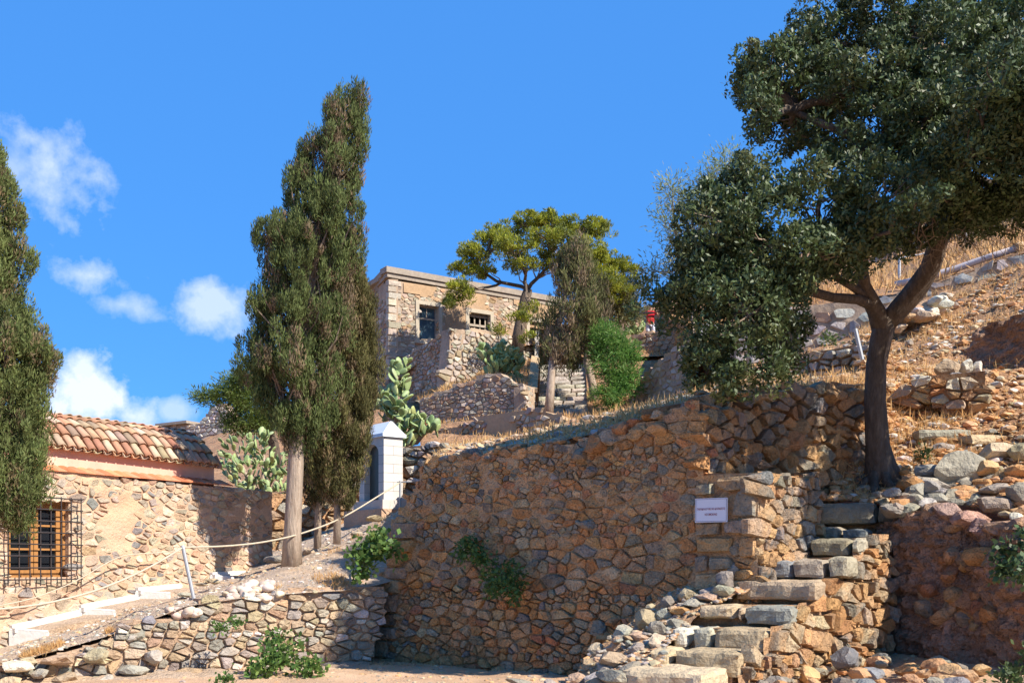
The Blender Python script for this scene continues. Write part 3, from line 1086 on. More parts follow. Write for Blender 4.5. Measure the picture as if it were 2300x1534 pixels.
# upper rubble wall below the terrace, under the tree
fu = Face((1540, 10.42), (1990, 12.35))
upw = empty('terrace_wall', fu.at(1.2, 0.0, -0.3), 'dark dry stone terrace wall under the big tree with patches of sunlight', 'wall')
masonry(upw, fu, [(1556, 930), (1545, 903), (1600, 892), (1660, 880), (1730, 872), (1790, 862), (1850, 868), (1900, 862), (1958, 876), (1978, 1080), (1930, 1100),
                  (1900, 1125), (1842, 1135), (1780, 1150), (1700, 1110), (1600, 1090), (1570, 1000)],
        (0.13, 0.26), 13, [(TAN, 4), (GREY, 3), (RUST, 3), (BUFF, 2), (BLUE, 1)], 'stone', 'mortar_earth', joint=0.02, proud=0.08, jit=0.6, thick=0.6,
        wr=(0.8, 1.8), mortar_noise=0.05)
for k in range(26):
    sx = rq2.uniform(1560, 1960)
    q = fu.pt(sx, 893 - (sx - 1560) * 0.04 + rq2.uniform(-8, 12))
    r_ = rq2.uniform(.07, .16)
    rock('coping_stone', q - fu.n * rq2.uniform(-0.05, 0.2), (r_ * 1.4, r_, r_ * .55), rq2, [(TAN, 2), (GREY, 2), (BUFF, 2), (RUST, 1)], 'stone', upw)
for k in range(16):
    sx = rq2.uniform(1570, 1900)
    sy = rq2.uniform(960, 1080)
    q = fu.pt(sx, sy)
    r_ = rq2.uniform(.08, .16)
    rock('stone', q, (r_ * 1.3, r_, r_ * .8), rq2, [(TAN, 2), (GREY, 2), (RUST, 2)], 'stone', upw)

# rubble coping along the big wall and the terrace edge
rc = random.Random(31)
for k in range(46):
    sx = rc.uniform(955, 1560)
    sy = np.interp(sx, [950, 1060, 1180, 1280, 1400, 1520, 1562], [1040, 1018, 1003, 988, 955, 920, 900])
    q = fm.pt(sx, sy) - fm.n * rc.uniform(0.0, 0.25)
    r_ = rc.uniform(.04, .10)
    rock('coping_stone', q, (r_ * 1.4, r_, r_ * .6), rc, MAIN_PAL, 'stone', main)

# ================================================================ THE LOW SUNLIT WALL BY THE PATH
fl = Face((0, 10.35), (870, 12.35))
loww = empty('low_wall', fl.at(2.0, -1.2, -0.2), 'low sunlit rubble wall of grey and buff stones holding up the path', 'wall')
masonry(loww, fl, [(-120, 1600), (-120, 1500), (100, 1478), (240, 1440), (285, 1400), (360, 1388), (445, 1380), (452, 1345), (520, 1348), (640, 1326), (760, 1318), (862, 1318),
                   (858, 1380), (840, 1450), (826, 1520), (600, 1600)],
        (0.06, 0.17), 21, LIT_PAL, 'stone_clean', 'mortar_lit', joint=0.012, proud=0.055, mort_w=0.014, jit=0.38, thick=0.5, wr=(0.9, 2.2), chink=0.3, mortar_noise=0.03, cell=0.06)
# boulders of the lower step in front of that wall
for (sx, sy, w_, h_) in ((40, 1490, .3, .1), (130, 1478, .34, .09), (215, 1468, .26, .12), (300, 1500, .3, .1), (420, 1508, .34, .1), (150, 1520, .3, .1), (500, 1516, .2, .09),
                         (240, 1525, .22, .1), (20, 1528, .25, .1), (345, 1470, .16, .12), (90, 1508, .18, .08)):
    Yk = fl.depth(sx, sy) - 0.12
    rock('stone', P(sx, sy + 4, Yk), (w_ * .5, .14, h_ * .66), rc, LIT_PAL, 'stone_clean', loww, yaw=0.5 + rc.uniform(-.2, .2), tilt=.08)
# a rough ledge of earth at its foot
patch('wall_foot_ground', [[(-200, 1640, 9.0), (200, 1600, 9.6), (500, 1575, 10.3), (700, 1540, 10.8), (830, 1520, 11.4)],
                           [(-200, 1560, 9.9), (200, 1530, 10.5), (500, 1520, 11.0), (700, 1505, 11.5), (830, 1492, 12.1)],
                           [(-200, 1500, 10.4), (200, 1500, 10.9), (500, 1500, 11.5), (700, 1490, 11.9), (830, 1480, 12.4)]], 80, 24, 0.05, 'path', amp2=0.02, seed=2)

# ================================================================ NEAR STAIRCASE
rs = random.Random(41)
stair = empty('stone_staircase', P(1600, 1534, 8.4), 'rough stone staircase of worn blocks climbing right towards the tree', 'staircase')
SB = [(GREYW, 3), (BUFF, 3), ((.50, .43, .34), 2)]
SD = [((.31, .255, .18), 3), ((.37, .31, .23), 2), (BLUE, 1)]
YAW = -0.5
sd = Vector((math.cos(YAW), math.sin(YAW), 0))          # along a step, towards the viewer's right
sb = Vector((-math.sin(YAW), math.cos(YAW), 0))         # into the hill


def step_blocks(stones, Y0, pal, depth=0.5):
    """stones: (px left, px right, py top, py bottom) of the front faces; Y0 depth at the left end"""
    x_first = stones[0][0]
    A = P(x_first, H0, Y0)
    for (xl, xr, yt, yb) in stones:
        def hit(px):
            k = (px - CX) / F
            t = (k * A.y - A.x) / (sd.x - k * sd.y)
            return A + sd * t
        L, R = hit(xl), hit(xr)
        mid_ = (L + R) / 2
        zt, zb = (H0 - yt) / F * mid_.y, (H0 - yb) / F * mid_.y
        hw = (R - L).length / 2
        c = mid_ + sb * depth / 2
        c.z = (zt + zb) / 2
        slab('step_stone', c, (hw - 0.008, depth / 2 + rs.uniform(-.01, .02), (zt - zb) / 2), YAW + rs.uniform(-.04, .04), rs, pal, 'stone_clean', stair,
             rag=0.016, nseg=(max(4, int(hw * 2 / 0.07)), 5, 4))


step_blocks([(1392, 1585, 1506, 1560)], 8.25, [(BUFF, 1), (PALE, 1)], 0.6)
step_blocks([(1452, 1506, 1458, 1506), (1510, 1664, 1462, 1522)], 8.75, SB, 0.55)
step_blocks([(1508, 1548, 1410, 1456), (1550, 1596, 1410, 1462), (1598, 1720, 1412, 1466)], 9.1, SB, 0.55)
step_blocks([(1563, 1652, 1358, 1392), (1654, 1668, 1362, 1396), (1670, 1784, 1362, 1404)], 9.35, SB, 0.55)
step_blocks([(1652, 1842, 1303, 1350)], 9.62, SB, 0.55)
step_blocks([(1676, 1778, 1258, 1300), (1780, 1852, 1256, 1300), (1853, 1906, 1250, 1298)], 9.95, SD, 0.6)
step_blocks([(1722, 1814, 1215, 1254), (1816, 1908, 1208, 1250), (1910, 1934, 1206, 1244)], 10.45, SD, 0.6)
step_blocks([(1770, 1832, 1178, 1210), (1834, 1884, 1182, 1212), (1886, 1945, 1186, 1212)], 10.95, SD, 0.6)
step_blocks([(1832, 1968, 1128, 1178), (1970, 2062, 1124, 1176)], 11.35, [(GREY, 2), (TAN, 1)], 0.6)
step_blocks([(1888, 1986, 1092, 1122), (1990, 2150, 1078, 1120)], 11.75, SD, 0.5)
for (xl, xr, yt, yb, Yk) in ((1325, 1388, 1512, 1545, 8.7), (1398, 1450, 1470, 1505, 9.0), (1350, 1396, 1480, 1510, 9.2), (1448, 1506, 1420, 1455, 9.3), (1400, 1446, 1432, 1466, 9.5),
                             (1505, 1560, 1366, 1396, 9.6), (1460, 1503, 1385, 1412, 9.7), (1590, 1650, 1318, 1345, 9.62), (1540, 1588, 1336, 1360, 9.75), (1625, 1674, 1272, 1300, 9.78)):
    q = P((xl + xr) / 2, (yt + yb) / 2, Yk)
    slab('step_stone', q + Vector((0, .12, 0)), ((xr - xl) / 2 / F * Yk * 1.15, .16, (yb - yt) / 2 / F * Yk), YAW + rs.uniform(-.3, .3), rs, SB + [(TAN, 1)], 'stone_clean', stair, rag=.025, nseg=(4, 3, 3))
# solid rubble core under the steps
core = Geo()
lv = [(8.35, -1.3, -1.02), (8.95, -1.3, -.86), (9.25, -1.3, -.64), (9.5, -1.3, -.44), (9.8, -1.3, -.24), (10.15, -1.3, -.05), (10.6, -1.2, .14), (11.1, -1.1, .32), (11.5, -1.0, .5)]
for i, (y_, zb_, zt_) in enumerate(lv):
    x_ = [1.1, 1.45, 1.75, 2.05, 2.4, 2.7, 3.0, 3.35, 3.8][i]
    c = Vector((x_, y_, (zb_ + zt_) / 2)) + sb * 0.35
    hw = [.34, .36, .38, .42, .4, .42, .42, .44, .55][i]
    core.box(c, sd * hw, sb * 0.55, (0, 0, (zt_ - zb_) / 2))
core.build('rubble_core', 'mortar_earth', stair)

# the flank wall of the stairs
ff = Face((1664, 8.42), (2000, 10.75))
flank = empty('stair_flank_wall', ff.at(1.0, -1.2, -0.2), 'loose rubble side wall of the staircase with sun patches on tan stones', 'wall')
masonry(flank, ff, [(1655, 1620), (1660, 1525), (1668, 1478), (1722, 1470), (1724, 1415), (1786, 1410), (1790, 1362), (1846, 1352), (1848, 1304), (1910, 1296), (1912, 1252),
                    (1948, 1240), (1950, 1212), (1992, 1200), (2000, 1300), (1998, 1460), (1940, 1500), (1850, 1560), (1760, 1620)],
        (0.09, 0.19), 42, [(TAN, 4), (BUFF, 3), (RUST, 2), (GREY, 2), (GREYW, 1)], 'stone', 'mortar_earth', joint=0.022, proud=0.075, jit=0.65, thick=0.5, wr=(0.8, 1.7), mortar_noise=0.04)
# rubble heaped between the steps and the big wall
heap_pal = [(GREYW, 3), (BUFF, 2), ((.40, .27, .17), 2), (GREY, 3), (RUST, .7)]
HR = [(1375, 1480, .16, .07, 8.9), (1420, 1500, .15, .06, 8.6), (1385, 1518, .2, .06, 8.4), (1450, 1390, .13, .1, 9.6), (1490, 1380, .09, .08, 9.6), (1400, 1420, .11, .08, 9.5),
      (1440, 1430, .13, .06, 9.3), (1480, 1408, .12, .06, 9.3), (1530, 1370, .14, .06, 9.55), (1500, 1350, .09, .06, 9.8), (1540, 1335, .12, .06, 9.8), (1590, 1338, .16, .05, 9.6),
      (1630, 1300, .1, .08, 9.65), (1625, 1325, .12, .06, 9.55), (1430, 1460, .12, .07, 9.05), (1475, 1440, .13, .07, 9.05), (1360, 1500, .1, .06, 8.9), (1330, 1490, .12, .05, 9.3),
      (1340, 1455, .09, .06, 9.6), (1650, 1278, .08, .07, 9.75), (1385, 1450, .1, .06, 9.3), (1520, 1400, .1, .05, 9.3), (1555, 1352, .1, .04, 9.5), (1690, 1235, .07, .08, 10.0),
      (1350, 1530, .14, .05, 8.5), (1300, 1520, .1, .04, 8.9), (1240, 1532, .12, .03, 8.9), (1170, 1530, .16, .03, 9.2)]
for (sx, sy, rx_, rz_, Yk) in HR:
    rock('side_stone', P(sx, sy + 3, Yk), (rx_ * .95, rx_ * .8, rz_ * 1.1), rs, heap_pal, 'stone_clean', stair)
for k in range(60):
    t = rs.random()
    sx = 1340 + 330 * t + rs.uniform(-45, 25)
    sy = 1500 - 205 * t + rs.uniform(-18, 26)
    rock('side_stone', P(sx, sy, 9.0 + t * 0.9), (rs.uniform(.025, .065),) * 2 + (rs.uniform(.02, .04),), rs, heap_pal, 'stone_clean', stair)
heapg = patch('stair_side_ground', [[(1250, 1560, 8.6), (1400, 1530, 8.3), (1480, 1520, 8.2)],
                                    [(1290, 1508, 9.6), (1420, 1456, 9.1), (1500, 1446, 8.9)],
                                    [(1360, 1440, 10.3), (1480, 1390, 9.7), (1580, 1376, 9.4)],
                                    [(1480, 1342, 10.1), (1590, 1322, 9.85), (1680, 1330, 9.5)],
                                    [(1560, 1300, 10.2), (1640, 1280, 10.0), (1720, 1262, 9.9)]], 30, 40, 0.08, 'mortar_earth', amp2=0.03, seed=30)

# ================================================================ ROCK RECESS AT THE RIGHT
fk = Face((1975, 11.05), (2340, 9.4))
rec = empty('rock_face', fk.at(0.8, -0.9, -0.3), 'shaded brown earth and rock face right of the staircase with pinkish plaster', 'rock face')


def rockface(face, outline, amp, mat, parent, name, cell, seed, thick=0.8):
    poly = [face.uv(*p) for p in outline]
    if area(poly) < 0:
        poly = poly[::-1]
    u0, u1 = min(p[0] for p in poly), max(p[0] for p in poly)
    v0, v1 = min(p[1] for p in poly), max(p[1] for p in poly)
    nu, nv = int((u1 - u0) / cell), int((v1 - v0) / cell)
    ids, V, Fc = {}, [], []

    def vid(i, j):
        if (i, j) not in ids:
            u, v = u0 + (u1 - u0) * i / nu, v0 + (v1 - v0) * j / nv
            q = Vector((u * 1.6 + seed, v * 1.9, seed))
            w = noise.noise(q) * amp + abs(noise.noise(q * 2.6)) * amp * 0.9 + noise.noise(q * 7) * amp * 0.4 + abs(noise.noise(q * 17)) * amp * 0.28 + noise.noise(q * 38) * amp * 0.08
            ids[(i, j)] = len(V)
            V.append(face.at(u, v, w))
        return ids[(i, j)]
    for i in range(nu):
        for j in range(nv):
            if inside(poly, u0 + (u1 - u0) * (i + .5) / nu, v0 + (v1 - v0) * (j + .5) / nv):
                Fc.append((vid(i, j), vid(i + 1, j), vid(i + 1, j + 1), vid(i, j + 1)))
    mesh_obj(name, V, Fc, mat, parent, smooth=False)
    g = Geo()
    g.prism([face.at(u, v - .07, -amp * 0.9) for (u, v) in poly][::-1], -face.n * thick)
    g.build('earth_core', mat, parent)


rockface(fk, [(1960, 1520), (1965, 1205), (1990, 1180), (2060, 1150), (2100, 1140), (2160, 1165), (2230, 1185), (2310, 1180), (2420, 1200), (2420, 1620), (1960, 1620)], 0.15, 'rock', rec, 'rock_skin', 0.024, 4)
rr = random.Random(61)
for k in range(70):
    sx, sy = rr.uniform(1985, 2320), rr.uniform(1230, 1440)
    r_ = rr.uniform(.05, .17)
    rock('embedded_stone', fk.pt(sx, sy) + fk.n * rr.uniform(-.07, .01), (r_ * 1.15, r_ * .7, r_ * .7), rr, [(TAN, 2), (RUST, 3), (RED, 2), (GREY, 1)], 'rock' if False else 'stone', rec)

for (sx, sy, r_) in ((2035, 1165, .13), (2075, 1150, .16), (2115, 1148, .15), (2160, 1168, .16), (2195, 1182, .13), (2240, 1186, .14), (2285, 1184, .15), (2060, 1185, .1), (2135, 1185, .12)):
    rock('plaster_lump', fk.pt(sx, sy) - fk.n * .08, (r_ * 1.3, r_, r_ * .6), rr, [((.50, .31, .235), 2), ((.44, .27, .19), 2), ((.38, .25, .17), 1)], 'stone', rec)
# ================================================================ STONES LYING ABOUT
fsc = Face((2165, 13.9), (2345, 13.3))
scarp = empty('earth_scarp', fsc.at(.5, 2.0, -.1), 'dark eroded earth scarp in the dry hillside at the right edge', 'earth bank')
rockface(fsc, [(2165, 800), (2190, 745), (2230, 722), (2290, 712), (2360, 700), (2360, 880), (2300, 880), (2270, 850), (2220, 830), (2190, 820)], 0.12, 'rock', scarp, 'rock_skin', 0.035, 14, thick=.3)
# pebbles heaped on the low wall
pp_ = [((0.56, 0.43, 0.31), 3), ((0.62, 0.52, 0.41), 3), ((0.50, 0.40, 0.31), 2)]
rp = random.Random(71)
for k in range(58):
    t = rp.random()
    sx = rp.choice([rp.uniform(505, 645), rp.uniform(515, 600), rp.uniform(380, 450)])
    if sx < 460:
        sy = 1372 + rp.uniform(-3, 10) - (sx - 380) * .05
        lab, grp = 'rounded pale pebble in the small scatter left of the rope post foot', 'small pebbles'
        Yk = 11.2
    else:
        top_ = 1306 + abs(sx - 590) * 0.22
        sy = rp.uniform(top_, 1350)
        lab, grp = 'rounded pale cobble heaped on top of the low sunlit wall', 'cobbles heaped on the low wall'
        Yk = 11.55 + (1350 - sy) * 0.007
    r_ = rp.uniform(.038, .072)
    rock('cobble', P(sx, sy, Yk), (r_ * 1.25, r_, r_ * .78), rp, pp_, 'pebble', None, lab, 'cobble', grp, lib=PEBBLES)
for (sx, sy, w_, h_, lab) in ((478, 1362, .14, .12, 'big square grey block at the left end of the cobble heap'),
                              (520, 1375, .09, .08, 'brown block wedged beside the big grey block below the cobbles'),
                              (612, 1378, .09, .07, 'pointed buff stone hanging over the low wall below the cobbles'),
                              (262, 1448, .14, .08, 'buff boulder in dry weeds at the left end of the low wall'),
                              (300, 1425, .17, .08, 'long weathered buff boulder on the left end of the low wall')):
    rock('boulder', P(sx, sy, fl.depth(sx, sy) + 0.05), (w_, w_ * .8, h_), rp, [(GREYW, 1), (BUFF, 2)], 'stone_clean', None, lab, 'boulder')

# big named boulders and slabs on the slope right of the tree
slab('long_slab', P(2115, 978, 12.2), (0.30, 0.12, .06), -0.05, rr, [(GREYW, 1)], 'stone_clean')
tag(bpy.context.scene.objects['long_slab'], 'long flat grey slab lying above the leaning grey boulder right of the trunk', 'slab', kind='thing')
o = slab('stone_slab', P(2215, 990, 11.9), (0.28, 0.12, .06), 0.25, rr, [(BUFF, 1)], 'stone_clean')
tag(o, 'tilted buff slab lying right of the long flat grey slab', 'slab', kind='thing')
for (sx, sy, Yk, rx_, ry_, rz_, yaw, pal_, lab) in (
        (2148, 1052, 11.35, .33, .24, .19, .4, [(GREYW, 1)], 'largest grey leaning boulder on the slope right of the trunk'),
        (2240, 1018, 11.5, .22, .18, .12, .1, [(BUFF, 1)], 'big buff boulder above and right of the leaning grey boulder'),
        (2290, 1015, 11.3, .12, .12, .1, .1, [(BUFF, 1)], 'pale boulder cut by the right edge beside the big buff boulder'),
        (2120, 1010, 11.9, .17, .13, .08, .5, [(GREYW, 1)], 'pointed grey stone just below the long flat slab'),
        (2235, 1130, 10.55, .17, .16, .10, .2, [(GREY, 1)], 'dark rounded block at the top of the rock face'),
        (2240, 1100, 10.8, .2, .15, .07, .1, [(GREY, 1)], 'flat dark block resting above the rounded block near the right edge'),
        (2290, 1110, 10.5, .14, .14, .12, .1, [(GREY, 2)], 'dark block cut by the right edge above the rock face'),
        (2290, 1060, 11.0, .16, .14, .08, .3, [(RUST, 1)], 'reddish stone near the right edge under the pale boulder'),
        (2215, 1052, 11.2, .14, .12, .09, .3, [(TAN, 1)], 'tan stone tucked right of the leaning grey boulder'),
        (2167, 1017, 11.7, .05, .05, .04, .3, [(BLUE, 1)], 'small blue grey stone perched on top of the leaning boulder'),
        (2125, 828, 13.0, .18, .13, .10, .25, [(BUFF, 1)], 'large buff block topping the dry stone heap on the hillside'),
        (2172, 825, 13.0, .1, .1, .10, .0, [(PALE, 1)], 'pale upright block right of the buff block on the heap'),
        (2195, 828, 13.0, .08, .1, .10, .4, [(PALE, 1)], 'rightmost pale upright block on top of the heap'),
        (2145, 845, 12.95, .1, .1, .05, .0, [(BLUE, 1)], 'blue grey flat stone wedged under the buff block')):
    rock('boulder', P(sx, sy, Yk), (rx_, ry_, rz_), rr, pal_, 'stone_clean', None, lab, 'boulder', yaw=yaw, tilt=.15)
# heap stones of the half fallen wall on the slope
hs = Face((2030, 13.0), (2230, 12.5))
heapw = empty('fallen_wall', P(2130, 930, 12.7), 'small half fallen dry stone wall in the dry grass right of the trunk', 'wall')
masonry(heapw, hs, [(2020, 912), (2030, 880), (2060, 858), (2095, 846), (2150, 846), (2205, 840), (2215, 890), (2190, 930), (2120, 935), (2090, 905)], (0.12, 0.22), 63,
        [(BUFF, 3), (TAN, 3), (RUST, 1), (PALE, 1)], 'stone_clean', 'hill', joint=0.008, mort_w=0.085, proud=0.12, jit=0.7, thick=0.3, wr=(0.8, 1.6), mortar_noise=0.03)

lo = [(RUST, 2), (TAN, 3), (BUFF, 3), (PALE, 1), (GREY, 1)]
for k in range(120):
    s_, t_ = rr.uniform(0.1, .62), rr.random() ** 1.5
    q = slope(s_, t_ * 0.78)
    r_ = rr.uniform(.02, .07) * (1.4 if t_ < .2 else 1)
    rock('loose_stone', q + Vector((0, 0, r_ * .2)), (r_ * 1.3, r_, r_ * .7), rr, lo, 'stone_clean', None, 'small tan stone lying loose in the dry grass of the right hillside', 'stone', 'loose stones on the hillside')
for k in range(60):
    sx = rr.uniform(2000, 2300)
    sy = np.interp(sx, [2000, 2100, 2200, 2300], [1100, 1085, 1075, 1080]) + rr.uniform(-35, 60)
    r_ = rr.uniform(.05, .13)
    Yk = np.interp(sy, [1040, 1170], [11.6, 10.5])
    rock('loose_stone', P(sx, sy, Yk), (r_ * 1.4, r_, r_ * .7), rr, [(GREY, 3), (GREYW, 2), (TAN, 1), (RUST, 1)], 'stone_clean', None, 'dark stone jumbled along the top of the rock face', 'stone', 'stones above the rock face')
for k in range(55):
    sx = rr.uniform(2000, 2130)
    sy = np.interp(sx, [2000, 2130], [725, 668]) + rr.uniform(-6, 22)
    r_ = rr.uniform(.06, .15)
    rock('loose_stone', P(sx, sy, 17.0 + rr.uniform(-.6, .6)), (r_ * 1.3, r_, r_ * .7), rr, [(PALE, 2), (BUFF, 2), (TAN, 1)], 'stone_clean', None, 'pale fallen stone at the foot of the upper terrace wall', 'stone', 'fallen stones below the upper wall')
for k in range(60):
    sx, sy = rr.uniform(1690, 2250), rr.uniform(1475, 1545)
    if sy < 1490 and sx < 1900:
        continue
    Yk = np.interp(sy, [1470, 1545], [10.4, 8.2])
    q = P(sx, sy, Yk)
    r_ = rr.uniform(.04, .13)
    rock('loose_stone', q, (r_ * 1.3, r_, r_ * .6), rr, [(GREY, 3), (BLUE, 1), (TAN, 2), (RUST, 1)], 'stone_clean', None, 'dark stone lying on the ground at the foot of the stair flank', 'stone', 'stones at the foot of the staircase')
rock('boulder', P(1900, 1480, 9.3), (.15, .13, .11), rr, [(BLUE, 1)], 'stone_clean', None, 'blue grey square boulder at the foot of the stair flank', 'boulder', yaw=.5)
for k in range(70):
    sx = rc.uniform(900, 1290)
    s_, t_ = .18 + rc.random() * 0.4, rc.random() ** 2 * 0.6
    q = terrace(s_, t_)
    r_ = rc.uniform(.03, .08) * (1 + t_)
    rock('loose_stone', q, (r_ * 1.3, r_, r_ * .6), rc, LIT_PAL, 'stone_clean', None, 'small pale stone on the dry grass above the big retaining wall', 'stone', 'stones on the middle terrace')
for (sx, sy, r_) in ((480, 1305, .08), (415, 1335, .06), (452, 1312, .05), (700, 1242, .13), (760, 1228, .07), (735, 1232, .06), (660, 1246, .08), (620, 1255, .12), (800, 1200, .08), (840, 1165, .1)):
    Yk = np.interp(sx, [400, 520, 680, 850], [12.2, 13.0, 14.4, 15.0])
    rock('path_stone', P(sx, sy, Yk), (r_ * 1.4, r_, r_ * .5), rc, [(GREYW, 1), (BUFF, 1)], 'stone_clean', None, 'grey stone bedded in the edge of the dirt path', 'stone', 'stones bedded in the path')


def pebble_field(name, ev, n, rmin, rmax, pal, mat, rng, srange=(0, 1), trange=(0, 1)):
    V0, F0 = rock_verts(5, sub=1, planes=3)
    g_v, g_f, g_c = [], [], []
    for k in range(n):
        q = ev(rng.uniform(*srange), rng.uniform(*trange))
        r_ = rmin * (rmax / rmin) ** (rng.random() ** 2)
        A = (V0 * np.array([r_ * rng.uniform(.8, 1.5), r_, r_ * rng.uniform(.4, .8)])) @ rot_z(rng.uniform(0, 6.28)).T + np.array(q[:])
        b = len(g_v) * len(V0)
        g_v.append(A)
        g_f += [tuple(i + b for i in f) for f in F0]
        g_c += [pick(pal, rng)] * len(V0)
    o = mesh_obj(name, np.vstack(g_v), g_f, mat, col=np.array(g_c))
    o['kind'] = 'stuff'
    return o


pb = random.Random(81)
tag(pebble_field('path_gravel', path, 3800, .006, .032, [(GREYW, 3), (PALE, 2), (BUFF, 2), (TAN, 1)], 'pebble', pb, (0.12, 1)), 'grey and buff gravel scattered over the sloping dirt path', 'gravel')
tag(pebble_field('stair_gravel', heapg, 900, .012, .05, [(GREYW, 3), (TAN, 2), (BUFF, 2)], 'pebble', pb, (0.0, 1), (0, 1)), 'broken stone chips filling the gaps left of the staircase', 'rubble')
tag(pebble_field('yard_gravel', court, 4500, .005, .03, [(TAN, 3), (BUFF, 2), (GREY, 1)], 'pebble', pb, (0.2, .9), (.6, 1)), 'small gravel strewn over the reddish yard floor', 'gravel')
tag(pebble_field('slope_gravel', slope, 9000, .012, .075, [(RUST, 3), (TAN, 3), (BUFF, 2), (PALE, 1)], 'pebble', pb, (0.0, .7), (0, .8)), 'reddish rubble and gravel among the dry grass of the hillside', 'gravel')
tag(pebble_field('terrace_gravel', terrace, 7000, .012, .085, [(BUFF, 3), (TAN, 3), (GREYW, 2)], 'pebble', pb, (0.0, 1), (0, .7)), 'stony rubble among the dry grass above the big wall', 'gravel')

# ================================================================ CHAPEL (left)
fc = Face((0, 11.6), (611, 15.08))
chapel = empty('chapel', fc.at(1.6, -0.9, -1.0), 'small stone chapel with clay barrel tile roof, pink upper wall and barred window', 'chapel')
CH_PAL = [((0.50, 0.38, 0.26), 4), ((0.38, 0.32, 0.25), 3), ((0.56, 0.45, 0.33), 3), ((0.48, 0.31, 0.20), 2), ((0.27, 0.25, 0.23), 1.2)]
whole = [(-260, 1600), (-260, 1022), (0, 1049), (130, 1060), (611, 1101), (611, 1300), (470, 1340), (300, 1400), (0, 1480)]
win_hole = [(20, 1118), (158, 1122), (158, 1300), (20, 1300)]
masonry(chapel, fc, whole, (0.06, 0.125), 101, CH_PAL, 'stone_clean', 'mortar_pink', joint=0.016, proud=0.012, jit=0.5, max_parts=290, thick=0,
        wr=(1.0, 3.0), clip_poly=True, holes_px=[win_hole], chink=0.25, mortar_noise=0.02, cell=0.05,
        proud_fn=lambda u, v: 0.0 if noise.noise(Vector((u * 1.7, v * 2.1, 7.7))) > 0.45 else 1.0)
g = Geo()
# solid body behind the facade, round the window recess
U = [fc.uv(*p) for p in whole]
wu0, wv1 = fc.uv(20, 1118)
wu1, wv0 = fc.uv(158, 1300)
uL, uR = fc.uv(-260, 1100)[0], fc.uv(611, 1100)[0]
vT = lambda u: np.interp(u, [fc.uv(-260, 1022)[0], fc.uv(0, 1049)[0], uR], [fc.uv(-260, 1022)[1], fc.uv(0, 1049)[1], fc.uv(611, 1101)[1]])


def cbox(u0, u1, v0, v1, w0, w1, gg, col=(.5, .5, .5)):
    c = fc.at((u0 + u1) / 2, (v0 + v1) / 2, (w0 + w1) / 2)
    gg.box(c, fc.d * (u1 - u0) / 2, fc.n * (w1 - w0) / 2, fc.up * (v1 - v0) / 2, col)


cbox(uL, wu0, -1.6, vT(wu0) - .012, -0.42, -0.03, g)
cbox(wu1, uR, -1.6, vT(uR) - .012, -0.42, -0.03, g)
cbox(wu0, wu1, -1.6, wv0, -0.42, -0.03, g)
cbox(wu0, wu1, wv1, vT(wu1) - .01, -0.42, -0.03, g)
cbox(uR - 0.05, uR, -1.6, vT(uR) - .012, -3.4, -0.42, g)
cbox(uL, uL + .05, -1.6, vT(uL) - .012, -3.4, -0.42, g)
cbox(uL, uR - .05, -1.6, vT(uR) - .03, -3.45, -3.4, g)
cbox(uL, uR - .05, vT(uR) - .06, vT(uR) - .02, -3.4, -0.42, g)
g.build('wall_body', 'mortar_pink', chapel)
# end face stones
# window: timber frame, panes, grille
wc = empty('window', fc.at((wu0 + wu1) / 2, wv0, -0.1), None, None)
wc.parent = chapel
wc.location = fc.at((wu0 + wu1) / 2, wv0, -0.1) - chapel.location
del wc['kind']


def wbar(u0, u1, v0, v1, w0, w1, name, mat):
    gg = Geo()
    cbox(u0, u1, v0, v1, w0, w1, gg)
    return gg.build(name, mat, wc)


W_, Hh = wu1 - wu0, wv1 - wv0
t = 0.045
gg = Geo()
cbox(wu0, wu0 + t, wv0, wv1, -.20, -.10, gg)
cbox(wu1 - t, wu1, wv0, wv1, -.20, -.10, gg)
cbox(wu0 + t, wu1 - t, wv1 - t, wv1, -.20, -.10, gg)
cbox(wu0 + t, wu1 - t, wv0, wv0 + t, -.20, -.10, gg)
gg.build('window_frame', 'wood', wc)
um = (wu0 + wu1) / 2
for (a, b) in ((wu0 + t + .004, um - .004), (um + .004, wu1 - t - .004)):
    gg = Geo()
    s = 0.05
    cbox(a, a + s, wv0 + t + .003, wv1 - t - .003, -.17, -.125, gg)
    cbox(b - s, b, wv0 + t + .003, wv1 - t - .003, -.17, -.125, gg)
    cbox(a + s, b - s, wv0 + t + .003, wv0 + t + .06, -.17, -.125, gg)
    cbox(a + s, b - s, wv1 - t - .06, wv1 - t - .003, -.17, -.125, gg)
    for q in (0.38, 0.68):
        vv_ = wv0 + Hh * q
        cbox(a + s, b - s, vv_ - .011, vv_ + .011, -.163, -.132, gg)
    gg.build('sash', 'wood', wc)
    gg = Geo()
    cbox(a + s, b - s, wv0 + t + .05, wv1 - t - .05, -.152, -.147, gg)
    gg.build('pane', 'glass', wc)
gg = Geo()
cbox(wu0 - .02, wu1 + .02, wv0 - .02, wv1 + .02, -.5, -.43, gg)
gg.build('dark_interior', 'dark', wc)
gu0, gv0 = fc.uv(-22, 1300)
gu1, gv1 = fc.uv(173, 1119)
gl = wv0 - 0.07
nb = 9
for k in range(nb):
    u = gu0 + 0.02 + (gu1 - gu0 - .03) * k / (nb - 1)
    gg = Geo()
    gg.tube([fc.at(u, gl, .09), fc.at(u, gv1, .09)], .0075, 6)
    gg.tube([fc.at(u, gl + .03, .09), fc.at(u, gl + .03, -.03)], .006, 5)
    gg.build('grille_bar', 'iron', wc)
nh = 8
for k in range(nh):
    v = wv0 + 0.0 + (gv1 - wv0 - .02) * k / (nh - 1)
    gg = Geo()
    gg.tube([fc.at(gu0, v, .105), fc.at(gu1, v, .105), fc.at(gu1, v, -.03)], .0075, 6)
    gg.build('grille_bar', 'iron', wc)
